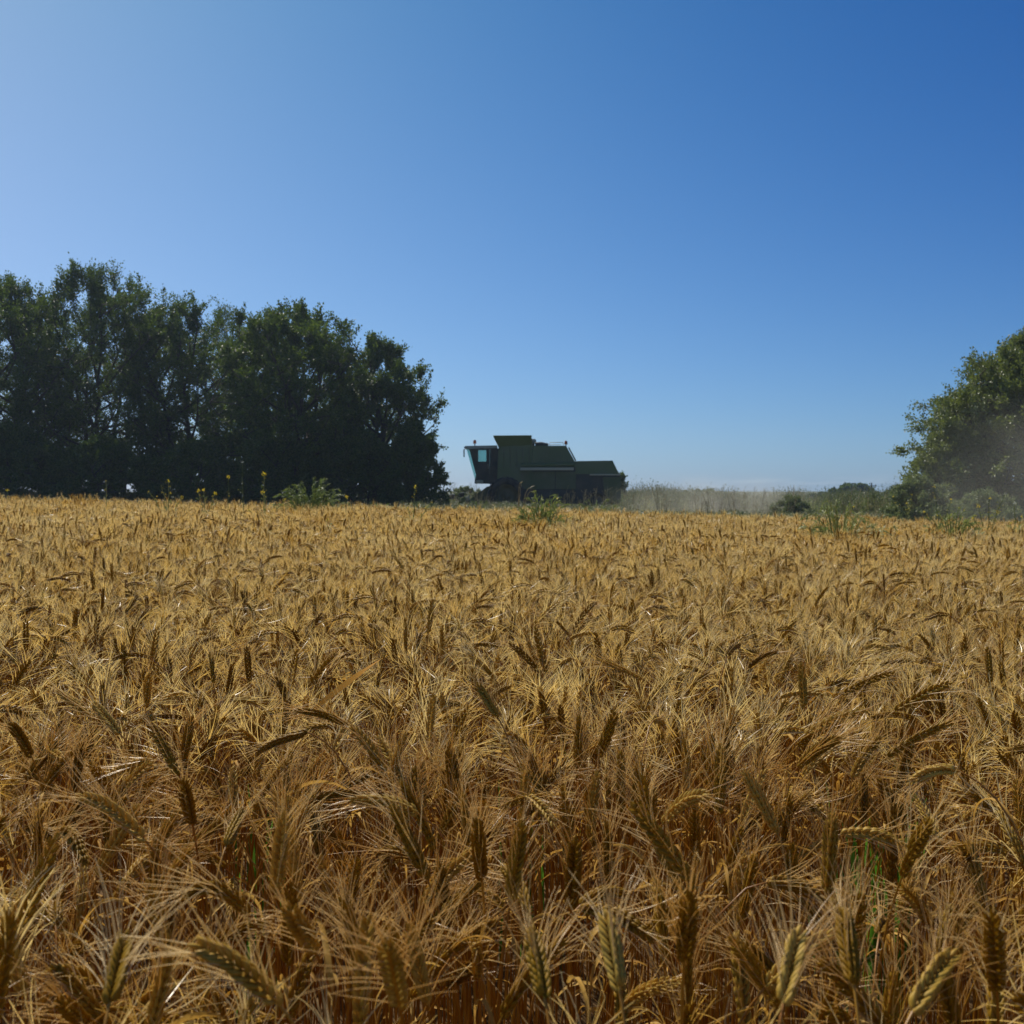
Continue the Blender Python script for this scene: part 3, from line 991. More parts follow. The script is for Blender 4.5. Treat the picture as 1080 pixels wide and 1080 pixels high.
for cx, top, hw, d, lab, sd_ in ((945, 519, 20, 160, 'far low tree right of the utility pole', 58), (868, 521, 16, 165, 'far low tree left of the domed tree', 59)):
    tree_px('broadleaf_tree', cx, top, hw, d, lab, sd_, n_limb=12, n_sub=5, n_leaf=18, low=.05, shoots=0, trunk_r=.2, leaf_size=.3, prof=[(0, .9), (.35, 1), (.7, .95), (.9, .7), (1, .4)])

# utility pole
d = 150
x = (919 - 540) / FPX * d
r = empty('utility_pole', (x, d, hh(x, d)))
tag(r, 'thin far utility pole beside the domed tree', 'utility pole')
zt = EYE + (HOR - 509) / FPX * d - hh(x, d)
M['wood'] = paint('weathered_wood', (0.10, 0.08, 0.06), rough=.9)
MB().tube([(0, 0, 0), (0, 0, zt * .5), (0, 0, zt)], [.15, .13, .10], 8).build('pole', M['wood'], r)
MB().box(-.7, .7, -.06, .06, zt - .55, zt - .42).build('crossarm', M['wood'], r)
for sx_ in (-.6, .6):
    MB().tube([(sx_, 0, zt - .42), (sx_, 0, zt - .34), (sx_, 0, zt - .25)], [.05, .07, .03], 6).build('insulator', M['wood'], r)

# ------------------------------------------------------------------ combine harvester
DC = 50.0
PPM = FPX / DC
gx0 = (570 - 540) / PPM
GZ = hh(gx0, DC)
cmb = empty('combine_harvester', (gx0, DC, GZ))
tag(cmb, 'dark green combine harvester with its cab facing left behind the wheat', 'combine harvester')
M['green'] = paint('green_paint', (0.070, 0.105, 0.014), rough=.38, dirt=(0.14, 0.13, 0.07), dirt_amt=.35, scale=1.2)
M['green_d'] = paint('green_paint_dusty', (0.068, 0.092, 0.022), rough=.6, dirt=(0.17, 0.14, 0.08), dirt_amt=.5, scale=1.6)
M['dark'] = paint('dark_machinery', (0.020, 0.022, 0.020), rough=.6, dirt=(0.10, 0.08, 0.05), dirt_amt=.5, scale=2)
M['rubber'] = paint('tyre_rubber', (0.022, 0.021, 0.020), rough=.85, dirt=(0.13, 0.10, 0.07), dirt_amt=.5, scale=3)
M['yellow'] = paint('rim_dusty', (0.10, 0.085, 0.03), rough=.7)
M['steel'] = paint('bare_steel', (0.46, 0.40, 0.28), rough=.6, spec=.3)
M['roof'] = paint('roof_paint', (0.42, 0.40, 0.34), rough=.45)
M['beacon'] = paint('beacon_orange', (0.40, 0.09, 0.02), rough=.25)
M['seat'] = paint('seat_cloth', (0.03, 0.03, 0.03), rough=.9)
m, t, p, out = mat('tinted_glass')
tb_ = t.nodes.new('ShaderNodeBsdfTransparent'); tb_.inputs[0].default_value = (.62, .80, .78, 1)
gl = t.nodes.new('ShaderNodeBsdfGlossy'); gl.inputs['Roughness'].default_value = .05
ms = t.nodes.new('ShaderNodeMixShader'); ms.inputs[0].default_value = .10
t.links.new(tb_.outputs[0], ms.inputs[1]); t.links.new(gl.outputs[0], ms.inputs[2]); t.links.new(ms.outputs[0], out.inputs[0])
M['glass'] = m


def q(u, v):
    """zoomed photograph coordinates of the machine -> local side view (x, z) in metres"""
    px = 470 + u / 4.909; py = 440 + v / 4.909
    return ((px - 540) / PPM - gx0, EYE + (HOR - py) / PPM - GZ)


def Q(*uv):
    return [q(*a) for a in uv]


W = 1.45        # half width of the body
# grain tank with flared rim
gt = MB().prism(Q((276, 158), (268, 340), (445, 340), (445, 150)), -W, W)
gt = gt.build('grain_tank', M['green'], cmb, smooth=False, bevel=.03)
a, b, c, d_ = Q((250, 104), (276, 157), (443, 150), (441, 102))
rim = MB()
V_ = [(a[0], -W - .15, a[1]), (b[0], -W, b[1]), (c[0], -W, c[1]), (d_[0], -W - .15, d_[1]), (a[0], W + .15, a[1]), (b[0], W, b[1]), (c[0], W, c[1]), (d_[0], W + .15, d_[1])]
rim.add(V_, [(0, 1, 2, 3), (7, 6, 5, 4), (0, 4, 5, 1), (3, 2, 6, 7), (1, 5, 6, 2)], 0)
rr_ = rim.build('tank_extension', M['green'], gt, smooth=False)
sm_ = rr_.modifiers.new('solid', 'SOLIDIFY'); sm_.thickness = .03; sm_.offset = 0
# grain heap inside the tank
hp = MB(); ctr = ((a[0] + d_[0]) / 2, b[1] + .12)
hp.add([(b[0] + .05, -W + .05, b[1]), (c[0] - .05, -W + .05, b[1]), (c[0] - .05, W - .05, b[1]), (b[0] + .05, W - .05, b[1]), (ctr[0], 0, a[1] - .15)], [(0, 1, 4), (1, 2, 4), (2, 3, 4), (3, 0, 4)], 0)
hp.build('grain_heap', M['ear'], gt)
for u0 in (300, 332, 364, 396, 428):      # pressed ribs of the tank side
    (xa, za), (xb, zb) = q(u0, 166), q(u0 + 5, 262)
    MB().box(xa, xb, -W - .028, -W + .01, zb, za).build('tank_rib', M['green_d'], gt, smooth=False, bevel=.008)
# engine deck body
up = MB().prism(Q((446, 154), (446, 262), (668, 262), (658, 230), (615, 154)), -W + .02, W - .02).build('engine_housing', M['green'], cmb, smooth=False, bevel=.03)
for k in range(9):     # cooling grille slats on the side
    u0 = 470 + k * 13
    (xa, za), (xb, zb) = q(u0, 175), q(u0 + 7, 235)
    pass
gr_ = MB()
for k in range(8):
    (xa, za), (xb, zb) = q(480, 176 + k * 8), q(590, 180 + k * 8)
    gr_.box(xa, xb, -W - .012, -W + .03, zb, za)
gr_.build('grille', M['green'], up, smooth=False)
# side panels: lower body, each shield its own mesh
MB().prism(Q((268, 300), (262, 446), (890, 446), (886, 292), (668, 290), (668, 250), (446, 250), (446, 300)), -W + .12, W - .12).build('threshing_body', M['dark'], cmb, smooth=False, bevel=.02)
MB().prism(Q((272, 268), (272, 338), (384, 338), (384, 268)), -W - .03, -W + .02).build('side_shield', M['green'], cmb, smooth=False, bevel=.015)
MB().prism(Q((388, 284), (388, 372), (560, 372), (560, 284)), -W - .05, -W + .12).build('side_shield', M['green_d'], cmb, smooth=False, bevel=.02)
MB().prism(Q((564, 284), (564, 372), (664, 372), (664, 284)), -W - .05, -W + .12).build('side_shield', M['green_d'], cmb, smooth=False, bevel=.02)
MB().prism(Q((388, 376), (400, 412), (650, 412), (664, 376)), -W - .02, -W + .12).build('side_shield', M['dark'], cmb, smooth=False, bevel=.02)
# walkway ledge catching the sun, unloading auger folded along the side
(xa, za), (xb, zb) = q(385, 264), q(652, 278)
MB().box(xa, xb, -W - .30, -W + .1, zb, za).build('side_ledge', M['steel'], cmb, smooth=False, bevel=.01)
ax = [q(392, 256), q(520, 254), q(655, 252)]
MB().tube([(ax[0][0], -W - .12, ax[0][1] + .03), (ax[1][0], -W - .12, ax[1][1] + .03), (ax[2][0], -W - .12, ax[2][1] + .03)], .10, 12).build('unloading_auger', M['green'], cmb)
# rear hood
MB().prism(Q((660, 231), (664, 296), (884, 298), (850, 228)), -W + .1, W - .1).build('straw_hood', M['green'], cmb, smooth=False, bevel=.04)
(xa, za), (xb, zb) = q(735, 296), q(888, 303)
MB().box(xa, xb, -W - .08, -W + .14, zb, za).build('hood_ledge', M['steel'], cmb, smooth=False, bevel=.01)
MB().prism(Q((800, 310), (812, 425), (892, 440), (890, 310)), -W + .05, W - .05).build('straw_chopper', M['green_d'], cmb, smooth=False, bevel=.03)
# cab: floor, pillars, roof, glass panes
CW = .85
cab = MB().prism(Q((155, 318), (152, 344), (262, 346), (282, 340), (282, 166), (266, 166), (266, 300), (160, 300)), -CW, CW).build('cab', M['dark'], cmb, smooth=False, bevel=.02)
rf = MB().prism(Q((98, 163), (106, 153), (268, 150), (268, 164), (120, 168)), -CW - .12, CW + .12).build('cab_roof', M['roof'], cab, smooth=False, bevel=.03)
for sy in (-1, 1):
    yb = sy * CW
    for pl, nm in ((((126, 166), (133, 166), (172, 322), (166, 322)), 'pillar'), (((232, 164), (266, 164), (266, 302), (228, 302)), 'pillar')):
        MB().prism(Q(*pl), yb - .04, yb + .04).build(nm, M['dark'], cab, smooth=False)
    # door with window opening: frame pieces then pane
    if sy < 0:
        fr = MB()
        for pl in (((132, 166), (172, 166), (172, 300), (168, 300)), ((213, 166), (231, 166), (228, 300), (213, 300)), ((172, 232), (213, 232), (213, 300), (172, 300)), ((172, 166), (213, 166), (213, 174), (172, 174))):
            fr.prism(Q(*pl), yb - .03, yb + .02)
        dr = fr.build('cab_door', M['dark'], cab, smooth=False)
        MB().prism(Q((112, 166), (127, 166), (166, 314), (157, 318)), yb - .012, yb - .004).build('quarter_window', M['glass'], cab, smooth=False)
        MB().prism(Q((172, 174), (213, 174), (213, 232), (172, 232)), yb - .012, yb - .004).build('window', M['glass'], dr, smooth=False)
        (hx1, hz1) = q(222, 245)
        MB().tube([(hx1, yb - .05, hz1), (hx1, yb - .09, hz1 - .02), (hx1, yb - .09, hz1 - .18), (hx1, yb - .05, hz1 - .2)], .014, 6).build('handle', M['steel'], dr)
    else:
        MB().prism(Q((112, 168), (231, 168), (228, 300), (154, 300)), yb - .006, yb + .002).build('window', M['glass'], cab, smooth=False)
# windscreen
p1, p2 = q(114, 168), q(157, 322)
wsn = MB(); wsn.prism([(p1[0] - .02, p1[1]), (p1[0], p1[1]), (p2[0], p2[1]), (p2[0] - .02, p2[1])], -CW + .04, CW - .04)
wsn.build('windscreen', M['glass'], cab, smooth=False)
# driver's seat and steering column
sx0, sz0 = q(222, 290)
MB().box(sx0 - .3, sx0 + .15, -.28, .28, sz0 - .12, sz0 + .02).build('seat', M['seat'], cab, smooth=False, bevel=.03)
MB().box(sx0 + .08, sx0 + .2, -.25, .25, sz0, sz0 + .62).build('backrest', M['seat'], cab, smooth=False, bevel=.03)
wx, wz = q(176, 262)
MB().tube([(wx - .12, 0, sz0 - .3), (wx, 0, wz)], .03, 8).build('steering_column', M['seat'], cab)
ring = [(wx + .2 * math.sin(a_) * .5, .2 * math.cos(a_), wz + .2 * math.sin(a_) * .6) for a_ in np.linspace(0, 2 * math.pi, 17)]
MB().tube(ring, .014, 6, cap=False).build('steering_wheel', M['seat'], cab)
# mirror, lights, beacons
mx_, mz_ = q(104, 176)
MB().box(mx_ - .05, mx_ + .0, -CW - .42, -CW - .2, mz_ - .32, mz_ + .05).build('mirror', M['dark'], cab, smooth=False, bevel=.015)
MB().tube([(mx_, -CW - .3, mz_ + .05), (mx_ + .08, -CW - .15, mz_ + .12), (mx_ + .2, -CW, mz_ + .12)], .014, 6).build('mirror_arm', M['dark'], cab)
for bx_, bz_, par in ((153, 150, cab), (620, 154, up)):
    u_, z_ = q(bx_, bz_)
    y_ = -.5
    MB().tube([(u_, y_, z_ - .02), (u_, y_, z_ + .10)], .025, 6).build('beacon_stem', M['dark'], par)
    MB().tube([(u_, y_, z_ + .10), (u_, y_, z_ + .13), (u_, y_, z_ + .24), (u_, y_, z_ + .28)], [.075, .08, .07, .03], 10).build('beacon', M['beacon'], par)
u_, z_ = q(180, 332)
MB().box(u_ - .18, u_ + .16, -CW - .06, -CW - .002, z_ - .09, z_ + .05).build('headlight', M['steel'], cab, smooth=False, bevel=.02)
# air intake on top, exhaust pipe, rails
u_, z_ = q(450, 126)
MB().tube([(u_, -.35, z_ - .35), (u_, -.35, z_ - .12), (u_, -.35, z_ - .10), (u_, -.35, z_ + .06), (u_, -.35, z_ + .11)], [.10, .10, .17, .17, .10], 12).build('air_intake', M['steel'], up)
a_, b_ = q(462, 145), q(528, 147)
MB().tube([(a_[0], -.6, a_[1]), ((a_[0] + b_[0]) / 2, -.6, a_[1] + .01), (b_[0], -.6, b_[1] - .02)], [.12, .12, .10], 10).build('exhaust_muffler', M['dark'], up)
rl = MB()
pr_ = [q(532, 152), q(534, 138), q(600, 137), q(603, 152)]
for yy in (-W + .1, W - .1):
    rl.tube([(a2, yy, b2) for a2, b2 in pr_], .016, 5)
rl.build('handrail', M['steel'], up)
# rear ladder
ld = empty('rear_ladder'); ld.parent = cmb
l1, l2 = q(632, 160), q(668, 228)
for yy in (-1.0, -.6):
    MB().tube([(l1[0], yy, l1[1]), (l2[0], yy, l2[1])], .02, 6).build('ladder_rail', M['steel'], ld)
for k in range(5):
    f = (k + .5) / 5
    MB().tube([(l1[0] + (l2[0] - l1[0]) * f, -1.0, l1[1] + (l2[1] - l1[1]) * f), (l1[0] + (l2[0] - l1[0]) * f, -.6, l1[1] + (l2[1] - l1[1]) * f)], .014, 6).build('rung', M['steel'], ld)
# access steps by the cab
cs = empty('access_steps'); cs.parent = cmb
s1, s2 = q(238, 340), q(214, 455)
for dx_ in (0, .42):
    MB().tube([(s1[0] + dx_, -W - .12, s1[1]), (s2[0] + dx_, -W - .3, s2[1])], .022, 6).build('step_rail', M['dark'], cs)
for k in range(4):
    f = (k + .6) / 4
    xx = s1[0] + (s2[0] - s1[0]) * f; zz = s1[1] + (s2[1] - s1[1]) * f; yy = -W - .12 - .18 * f
    MB().box(xx, xx + .42, yy - .14, yy + .06, zz - .015, zz + .015).build('step', M['dark'], cs, smooth=False)


def wheel(par, u, rad, wid, y, name='wheel'):
    cx_, _ = q(u, 300)
    wr = empty(name, (cx_, y, rad)); wr.parent = par
    ty = MB()
    prof_ = [(-.5, .62), (-.5, .86), (-.42, .96), (-.2, 1.0), (.2, 1.0), (.42, .96), (.5, .86), (.5, .62)]
    nseg = 40
    V_ = []
    for k in range(nseg):
        a_ = k * 2 * math.pi / nseg
        for yy, rr_ in prof_:
            V_.append((math.cos(a_) * rad * rr_, yy * wid, math.sin(a_) * rad * rr_))
    F_ = []
    m_ = len(prof_)
    for k in range(nseg):
        for j in range(m_):
            F_.append((k * m_ + j, k * m_ + (j + 1) % m_, ((k + 1) % nseg) * m_ + (j + 1) % m_, ((k + 1) % nseg) * m_ + j))
    ty.add(V_, F_, 0)
    for k in range(22):       # chevron lugs
        for sg in (-1, 1):
            a_ = (k + (.5 if sg > 0 else 0)) * 2 * math.pi / 22
            a2 = a_ + .16
            r1, r2 = rad * .98, rad * 1.04
            c1 = [(math.cos(a_) * r1, 0, math.sin(a_) * r1), (math.cos(a_) * r2, 0, math.sin(a_) * r2)]
            P0 = np.array([math.cos(a_) * rad, 0, math.sin(a_) * rad]); P1 = np.array([math.cos(a2) * rad * .97, sg * wid * .48, math.sin(a2) * rad * .97])
            ty.tube([P0, (P0 + P1) / 2 * 1.01, P1], rad * .035, 4)
    ty.build('tyre', M['rubber'], wr)
    rm = MB()
    prof2 = [(-.42, .62), (-.40, .56), (-.15, .52), (-.12, .18), (-.2, .16), (-.2, 0.001)]
    V_ = [];
    for k in range(nseg):
        a_ = k * 2 * math.pi / nseg
        for yy, rr_ in prof2:
            V_.append((math.cos(a_) * rad * rr_, yy * wid, math.sin(a_) * rad * rr_))
    m_ = len(prof2)
    rm.add(V_, [(k * m_ + j, k * m_ + j + 1, ((k + 1) % nseg) * m_ + j + 1, ((k + 1) % nseg) * m_ + j) for k in range(nseg) for j in range(m_ - 1)], 0)
    V2 = [(x_, -y_, z_) for x_, y_, z_ in V_]
    rm.add(V2, [(k * m_ + j, ((k + 1) % nseg) * m_ + j, ((k + 1) % nseg) * m_ + j + 1, k * m_ + j + 1) for k in range(nseg) for j in range(m_ - 1)], 0)
    rm.build('rim', M['yellow'], wr)


for y_ in (-1, 1):
    wheel(cmb, 315, .88, .65, y_ * 1.35)
    wheel(cmb, 770, .58, .42, y_ * 1.2)
MB().tube([(q(315, 0)[0], -1.3, .88), (q(315, 0)[0], 1.3, .88)], .14, 8).build('axle', M['dark'], cmb)
MB().tube([(q(770, 0)[0], -1.2, .58), (q(770, 0)[0], 1.2, .58)], .10, 8).build('axle', M['dark'], cmb)
# feeder house and header
MB().prism(Q((262, 348), (262, 424), (110, 478), (108, 440), (215, 360)), -.65, .65).build('feeder_house', M['green_d'], cmb, smooth=False, bevel=.02)
hd = empty('header'); hd.parent = cmb
HW = 2.4
MB().prism(Q((112, 410), (112, 486), (60, 490), (40, 492), (58, 484), (100, 478), (104, 410)), -HW, HW).build('header_trough', M['green_d'], hd, smooth=False, bevel=.01)
for sy in (-1, 1):
    MB().prism(Q((114, 405), (114, 490), (30, 494), (2, 490), (70, 440)), sy * HW - .04, sy * HW + .04).build('divider', M['green'], hd, smooth=False, bevel=.01)
rx, rz_ = q(66, 440)
MB().tube([(rx, -HW + .05, rz_), (rx, HW - .05, rz_)], .06, 8).build('reel_shaft', M['dark'], hd)
for k in range(6):
    a_ = k * math.pi / 3 + .2
    bx_, bz_ = rx + .48 * math.cos(a_), rz_ + .48 * math.sin(a_)
    bt = MB().tube([(bx_, -HW + .08, bz_), (bx_, HW - .08, bz_)], .025, 5)
    for yy in np.arange(-HW + .15, HW - .1, .15):
        bt.tube([(bx_, yy, bz_), (bx_ + .03, yy, bz_ - .2)], .008, 3)
    for yy in (-HW + .1, 0, HW - .1):
        bt.tube([(rx, yy, rz_), (bx_, yy, bz_)], .018, 4)
    bt.build('reel_bat', M['dark'], hd)
ax_, az_ = q(92, 470)
MB().tube([(ax_, -HW + .06, az_ + .12), (ax_, HW - .06, az_ + .12)], .16, 10).build('cross_auger', M['steel'], hd)

# ------------------------------------------------------------------ weeds
M['weed'] = leafy('weed_green', [(0.15, 0.20, 0.04), (0.26, 0.30, 0.07), (0.44, 0.43, 0.14)], rough=.5, trans=.35, nscale=5, namp=.6)
M['weed_dry'] = leafy('weed_dry', [(0.30, 0.24, 0.11), (0.42, 0.34, 0.17), (0.24, 0.20, 0.09)], rough=.6, trans=.3, nscale=3, namp=.5)
M['weed_dark'] = leafy('weed_dark_green', [(0.09, 0.12, 0.03), (0.14, 0.17, 0.05), (0.21, 0.21, 0.08)], rough=.5, trans=.3, source='island')
M['flower'] = leafy('mustard_flower', [(0.85, 0.62, 0.02), (0.95, 0.78, 0.05)], rough=.5, trans=.4, source='island')
M['flower_w'] = leafy('seed_head_pale', [(0.55, 0.58, 0.45), (0.68, 0.68, 0.55)], rough=.6, trans=.4, source='island')
M['grass_green'] = leafy('grass_blade_green', [(0.07, 0.20, 0.015), (0.13, 0.30, 0.03)], rough=.4, trans=.45, source='island')


def petals(mb, c, rg, r_=.015, n=14):
    P = c + rg.normal(0, r_ * .6, (n, 3)) * np.array([1, 1, 1.1])
    leaf_quads(mb, P, np.tile(np.array([0, 0, .6]), (n, 1)), r_ * .9, rg)


def mustard(tips, d, label, seed, pale=False, buds=True):
    """thin branching flowering stems; tips are photo pixels of the flower heads"""
    rg = np.random.default_rng(seed)
    cx = sum(t_[0] for t_ in tips) / len(tips)
    x = (cx - 540) / FPX * d
    r = empty('flowering_weed', (x, d, hh(x, d)))
    tag(r, label, 'weed', 'tall flowering weeds above the wheat')
    f0 = np.array([x, d, hh(x, d)])
    st, lf = MB(), MB()
    fork = np.array([rg.normal(0, .02), rg.normal(0, .02), .62])
    if len(tips) > 1:
        st.tube(bez(np.zeros(3), np.array([.03, 0, .3]), fork, 6), np.linspace(.0055, .0035, 6), 5)
    for i, tp in enumerate(tips):
        T_ = np.array(at(tp[0], tp[1], d + rg.uniform(-.15, .15))) - f0
        b = fork if len(tips) > 1 else np.zeros(3)
        c = b + (T_ - b) * .5 + np.array([-(T_[0] - b[0]) * .25, 0, .06])
        P = bez(b, c, T_, 9)
        P[1:-1] += rg.normal(0, .006, (7, 3))
        st.tube(P, np.linspace(.0065, .0035, 9), 4)
        sz = tp[2] if len(tp) > 2 else 1
        fl = MB(); petals(fl, T_, rg, .0155 * sz, int(20 * sz))
        if buds:
            for k in range(3):
                pp, _ = interp(P, rg.uniform(.72, .95)); petals(fl, pp + rg.normal(0, .012, 3), rg, .010, 5)
        fl.build('flower_head', M['flower_w' if (pale or (len(tp) > 3)) else 'flower'], r, smooth=False)
        for k in range(6):
            pp, T2 = interp(P, rg.uniform(.15, .85))
            a = rg.uniform(0, 6.28); e = pp + np.array([math.cos(a) * .05, math.sin(a) * .05, .04])
            st.tube([pp, (pp + e) / 2 + np.array([0, 0, -.004]), e], [.0015, .0012, .0008], 3, cap=False)
            n_ = 4
            leaf_quads(lf, pp + (e - pp) * rg.uniform(0, 1, (n_, 1)), np.tile(e - pp, (n_, 1)) * 8, .022, rg)
    st.build('stem', M['weed'], r)
    if lf.n: lf.build('leaves', M['weed'], r, smooth=False)


mustard([(8, 517)], 16, 'single yellow flowering weed by the left edge', 1)
mustard([(112, 508, .5)], 13, 'bare thin weed stem with almost no flower, first right of the left edge', 2)
mustard([(157, 519, .5), (178, 508), (192, 525), (170, 512, .4)], 12, 'branching yellow weed, its tallest flower left of two close flowers', 3)
mustard([(209, 518, 1.1), (215, 517), (227, 521)], 12.5, 'yellow weed with two flower heads close together', 4)
mustard([(241, 503)], 13, 'single tall slender yellow weed just right of the two close flowers', 5)
mustard([(256, 488, .7, 1)], 12, 'tallest slender weed, with a pale flower head', 6, pale=True)
mustard([(279, 500, 1.3), (277, 519), (262, 538, .6), (300, 527, .8)], 12, 'yellow weed with the largest flower head, left of the green thistle', 7)
mustard([(365, 524, 1.1)], 12.5, 'single yellow weed just right of the green thistle', 8)
mustard([(438, 514, 1.0), (430, 536, .6), (455, 530, .6), (425, 545, .5)], 11.5, 'branching yellow weed in front of the low dark tree', 9)
mustard([(985, 513), (1003, 527, .8), (975, 540, .7), (1015, 546, .6)], 13, 'yellow weed before the left foot of the right-hand tree', 10)
mustard([(1044, 526, .8), (1032, 534), (1027, 546), (1053, 540), (1060, 521, .7, 1)], 12.5, 'bushy yellow weed with many heads before the right-hand tree', 11)
mustard([(1070, 531, .8, 1), (1078, 545, .8), (1066, 552, .7)], 12, 'pale-headed weed at the right edge', 12)
mustard([(942, 524, .7), (956, 531, .8), (962, 522, .7)], 15, 'small yellow weed in front of the light green bush', 13)
mustard([(70, 560, .6), (88, 571, .5)], 9, 'low yellow weed half sunk in the wheat at the left', 14)
mustard([(345, 548, .6), (372, 562, .6), (330, 570, .5)], 9, 'low yellow weed half sunk in the wheat below the thistle', 15)


def clump(cx, top, hw, d, label, seed, n=60, lm='weed', pale=.3, low=.3, yell=0, leafn=26, arch=1.0):
    rg = np.random.default_rng(seed)
    x = (cx - 540) / FPX * d
    g0 = hh(x, d)
    r = empty('bushy_weed', (x, d, g0))
    tag(r, label, 'weed', 'bushy green weeds among the wheat')
    hgt = EYE + (HOR - top) / FPX * d - g0; wd = hw / FPX * d
    st, lf, fl = MB(), MB(), MB()
    for i in range(n):
        a = rg.uniform(0, 6.28); rr = wd * rg.uniform(.1, 1.0) ** .7
        e = np.array([math.cos(a) * rr, math.sin(a) * rr, hgt * (1 - .38 * (rr / wd) ** 1.5) * rg.uniform(.72, 1.03)])
        c = np.array([e[0] * .35, e[1] * .35, e[2] * (1.0 + .12 * arch * rg.random())])
        P = bez(np.array([e[0] * .1, e[1] * .1, 0]), c, e, 10)
        if arch > 1 and rg.random() < .4: P[-2:, 2] -= .03 * arch
        st.tube(P, np.linspace(.007, .003, 10), 3, 0, cap=False)
        for k in range(leafn):
            u = rg.uniform(low, .98)
            pp, T_ = interp(P, u)
            side = rg.normal(0, 1, 3); side /= np.linalg.norm(side)
            dd = T_ * .7 + side * .6
            ln = rg.uniform(.04, .09)
            v, f = ribbon(np.array([pp, pp + dd * ln * .5, pp + dd * ln + np.array([0, 0, -.2 * ln])]), np.array([.0015, .004, .0008]), np.cross(dd, rg.normal(0, 1, 3)))
            lf.add(v, f, 0)
        if rg.random() < pale: petals(fl, e, rg, .012, 6)
    st.build('stems', M[lm], r); lf.build('leaves', M[lm], r, smooth=False)
    if fl.n: fl.build('seed_heads', M['flower' if yell else 'flower_w'], r, smooth=False)


clump(328, 500, 52, 15, 'rounded green thistle rising before the dark wood', 61, n=190, pale=.25)
clump(572, 516, 52, 11.5, 'green yellow-flecked weed clump in front of the combine', 62, n=110, pale=.5, yell=1, low=.4)
clump(545, 503, 38, 16, 'pale arching weed in front of the combine body', 63, n=24, lm='weed_dry', pale=.25, arch=2, leafn=6)
clump(628, 522, 34, 18, 'dull green weed below the rear of the combine', 64, n=80, pale=.3)
clump(885, 519, 60, 10.5, 'spreading green weed with long arching stems right of the middle', 65, n=150, pale=.1, yell=1, leafn=14, arch=2)
clump(1005, 535, 56, 11.5, 'low green weed at the wheat edge below the right-hand tree', 66, n=130, pale=.3, yell=1)
clump(930, 545, 30, 12, 'small green weed right of the spreading weed', 67, n=50, pale=.1)
clump(505, 527, 30, 20, 'dark low weed under the cab of the combine', 68, n=70, lm='weed', pale=.2)
clump(400, 528, 30, 20, 'low green weed at the foot of the last high tree', 69, n=50, pale=.2)
clump(1072, 545, 30, 12, 'yellowish green weed at the right edge of the wheat', 70, n=60, pale=.4, yell=1)

# green grass tuft growing inside the crop
for k, (gx_, gy_, sc_k, lab, bl) in enumerate(((.90, 2.48, 1, 'bright green grass tuft low between the wheat stems at right', 34), (-.62, 2.5, .7, 'small green grass tuft between the stems left of the middle', 12), (.05, 2.7, .6, 'few green blades between the stems near the middle', 9))):
    rg = np.random.default_rng(80 + k)
    tb = MB()
    for i in range(bl):
        b = np.array([rg.normal(0, .05), rg.normal(0, .05), 0]); a = rg.uniform(0, 6.28); hgt = rg.uniform(.4, .68)
        e = b + np.array([math.cos(a) * .09, math.sin(a) * .09, hgt])
        P = bez(b, b + np.array([0, 0, hgt * .7]), e, 8)
        nn = np.array([-math.sin(a), math.cos(a), 0.2])
        v, f = ribbon(P, np.array([.002, .003, .004, .004, .0035, .003, .002, .0005]) * 1.3, nn); tb.add(v, f, 0)
    o = tb.build('grass_tuft', M['grass_green']); o.location = (gx_, gy_, hh(gx_, gy_))
    tag(o, lab, 'grass tuft', 'green tufts inside the crop')

# rough grass and weeds behind the crop
protow = []
rg = np.random.default_rng(90)
for k in range(8):
    mb = MB()
    kind = k % 4
    hgt = (.75, .95, .65, 1.15)[kind]
    for i in range(60):
        b = np.array([rg.normal(0, .22), rg.normal(0, .22), 0]); a = rg.uniform(0, 6.28); h_ = hgt * rg.uniform(.45, 1.0)
        e = b + np.array([math.cos(a) * h_ * .35, math.sin(a) * h_ * .35, h_])
        P = bez(b, b + np.array([0, 0, h_ * .7]), e, 5)
        nn = np.array([-math.sin(a), math.cos(a), 0.2])
        v, f = ribbon(P, np.array([.006, .008, .007, .005, .001]), nn); mb.add(v, f, 0 if rg.random() < (.9, .8, .95, .65)[kind] else 1)
    for i in range(10):
        b = np.array([rg.normal(0, .2), rg.normal(0, .2), 0]); a = rg.uniform(0, 6.28); h_ = hgt * rg.uniform(.7, 1.0)
        e = b + np.array([math.cos(a) * .15, math.sin(a) * .15, h_]); P = bez(b, b + np.array([0, 0, h_ * .6]), e, 5)
        mb.tube(P, np.linspace(.006, .003, 5), 3, 1 if rg.random() < .35 else 0, cap=False)
        n_ = 70; u = rg.uniform(.1, 1, n_)
        C_ = b + (e - b) * u[:, None] + rg.normal(0, .08, (n_, 3))
        off = len(mb.m4); leaf_quads(mb, C_, np.tile(np.array([0, 0, .5]), (n_, 1)), .05, rg)
    protow.append(mb.build('rough_%02d' % k, [M['weed_dark'] if k % 2 else M['weed'], M['weed_dry']], link=False))
wc2 = hidden_collection('rough_source', protow)
P_, R_, S_, I_ = [], [], [], []
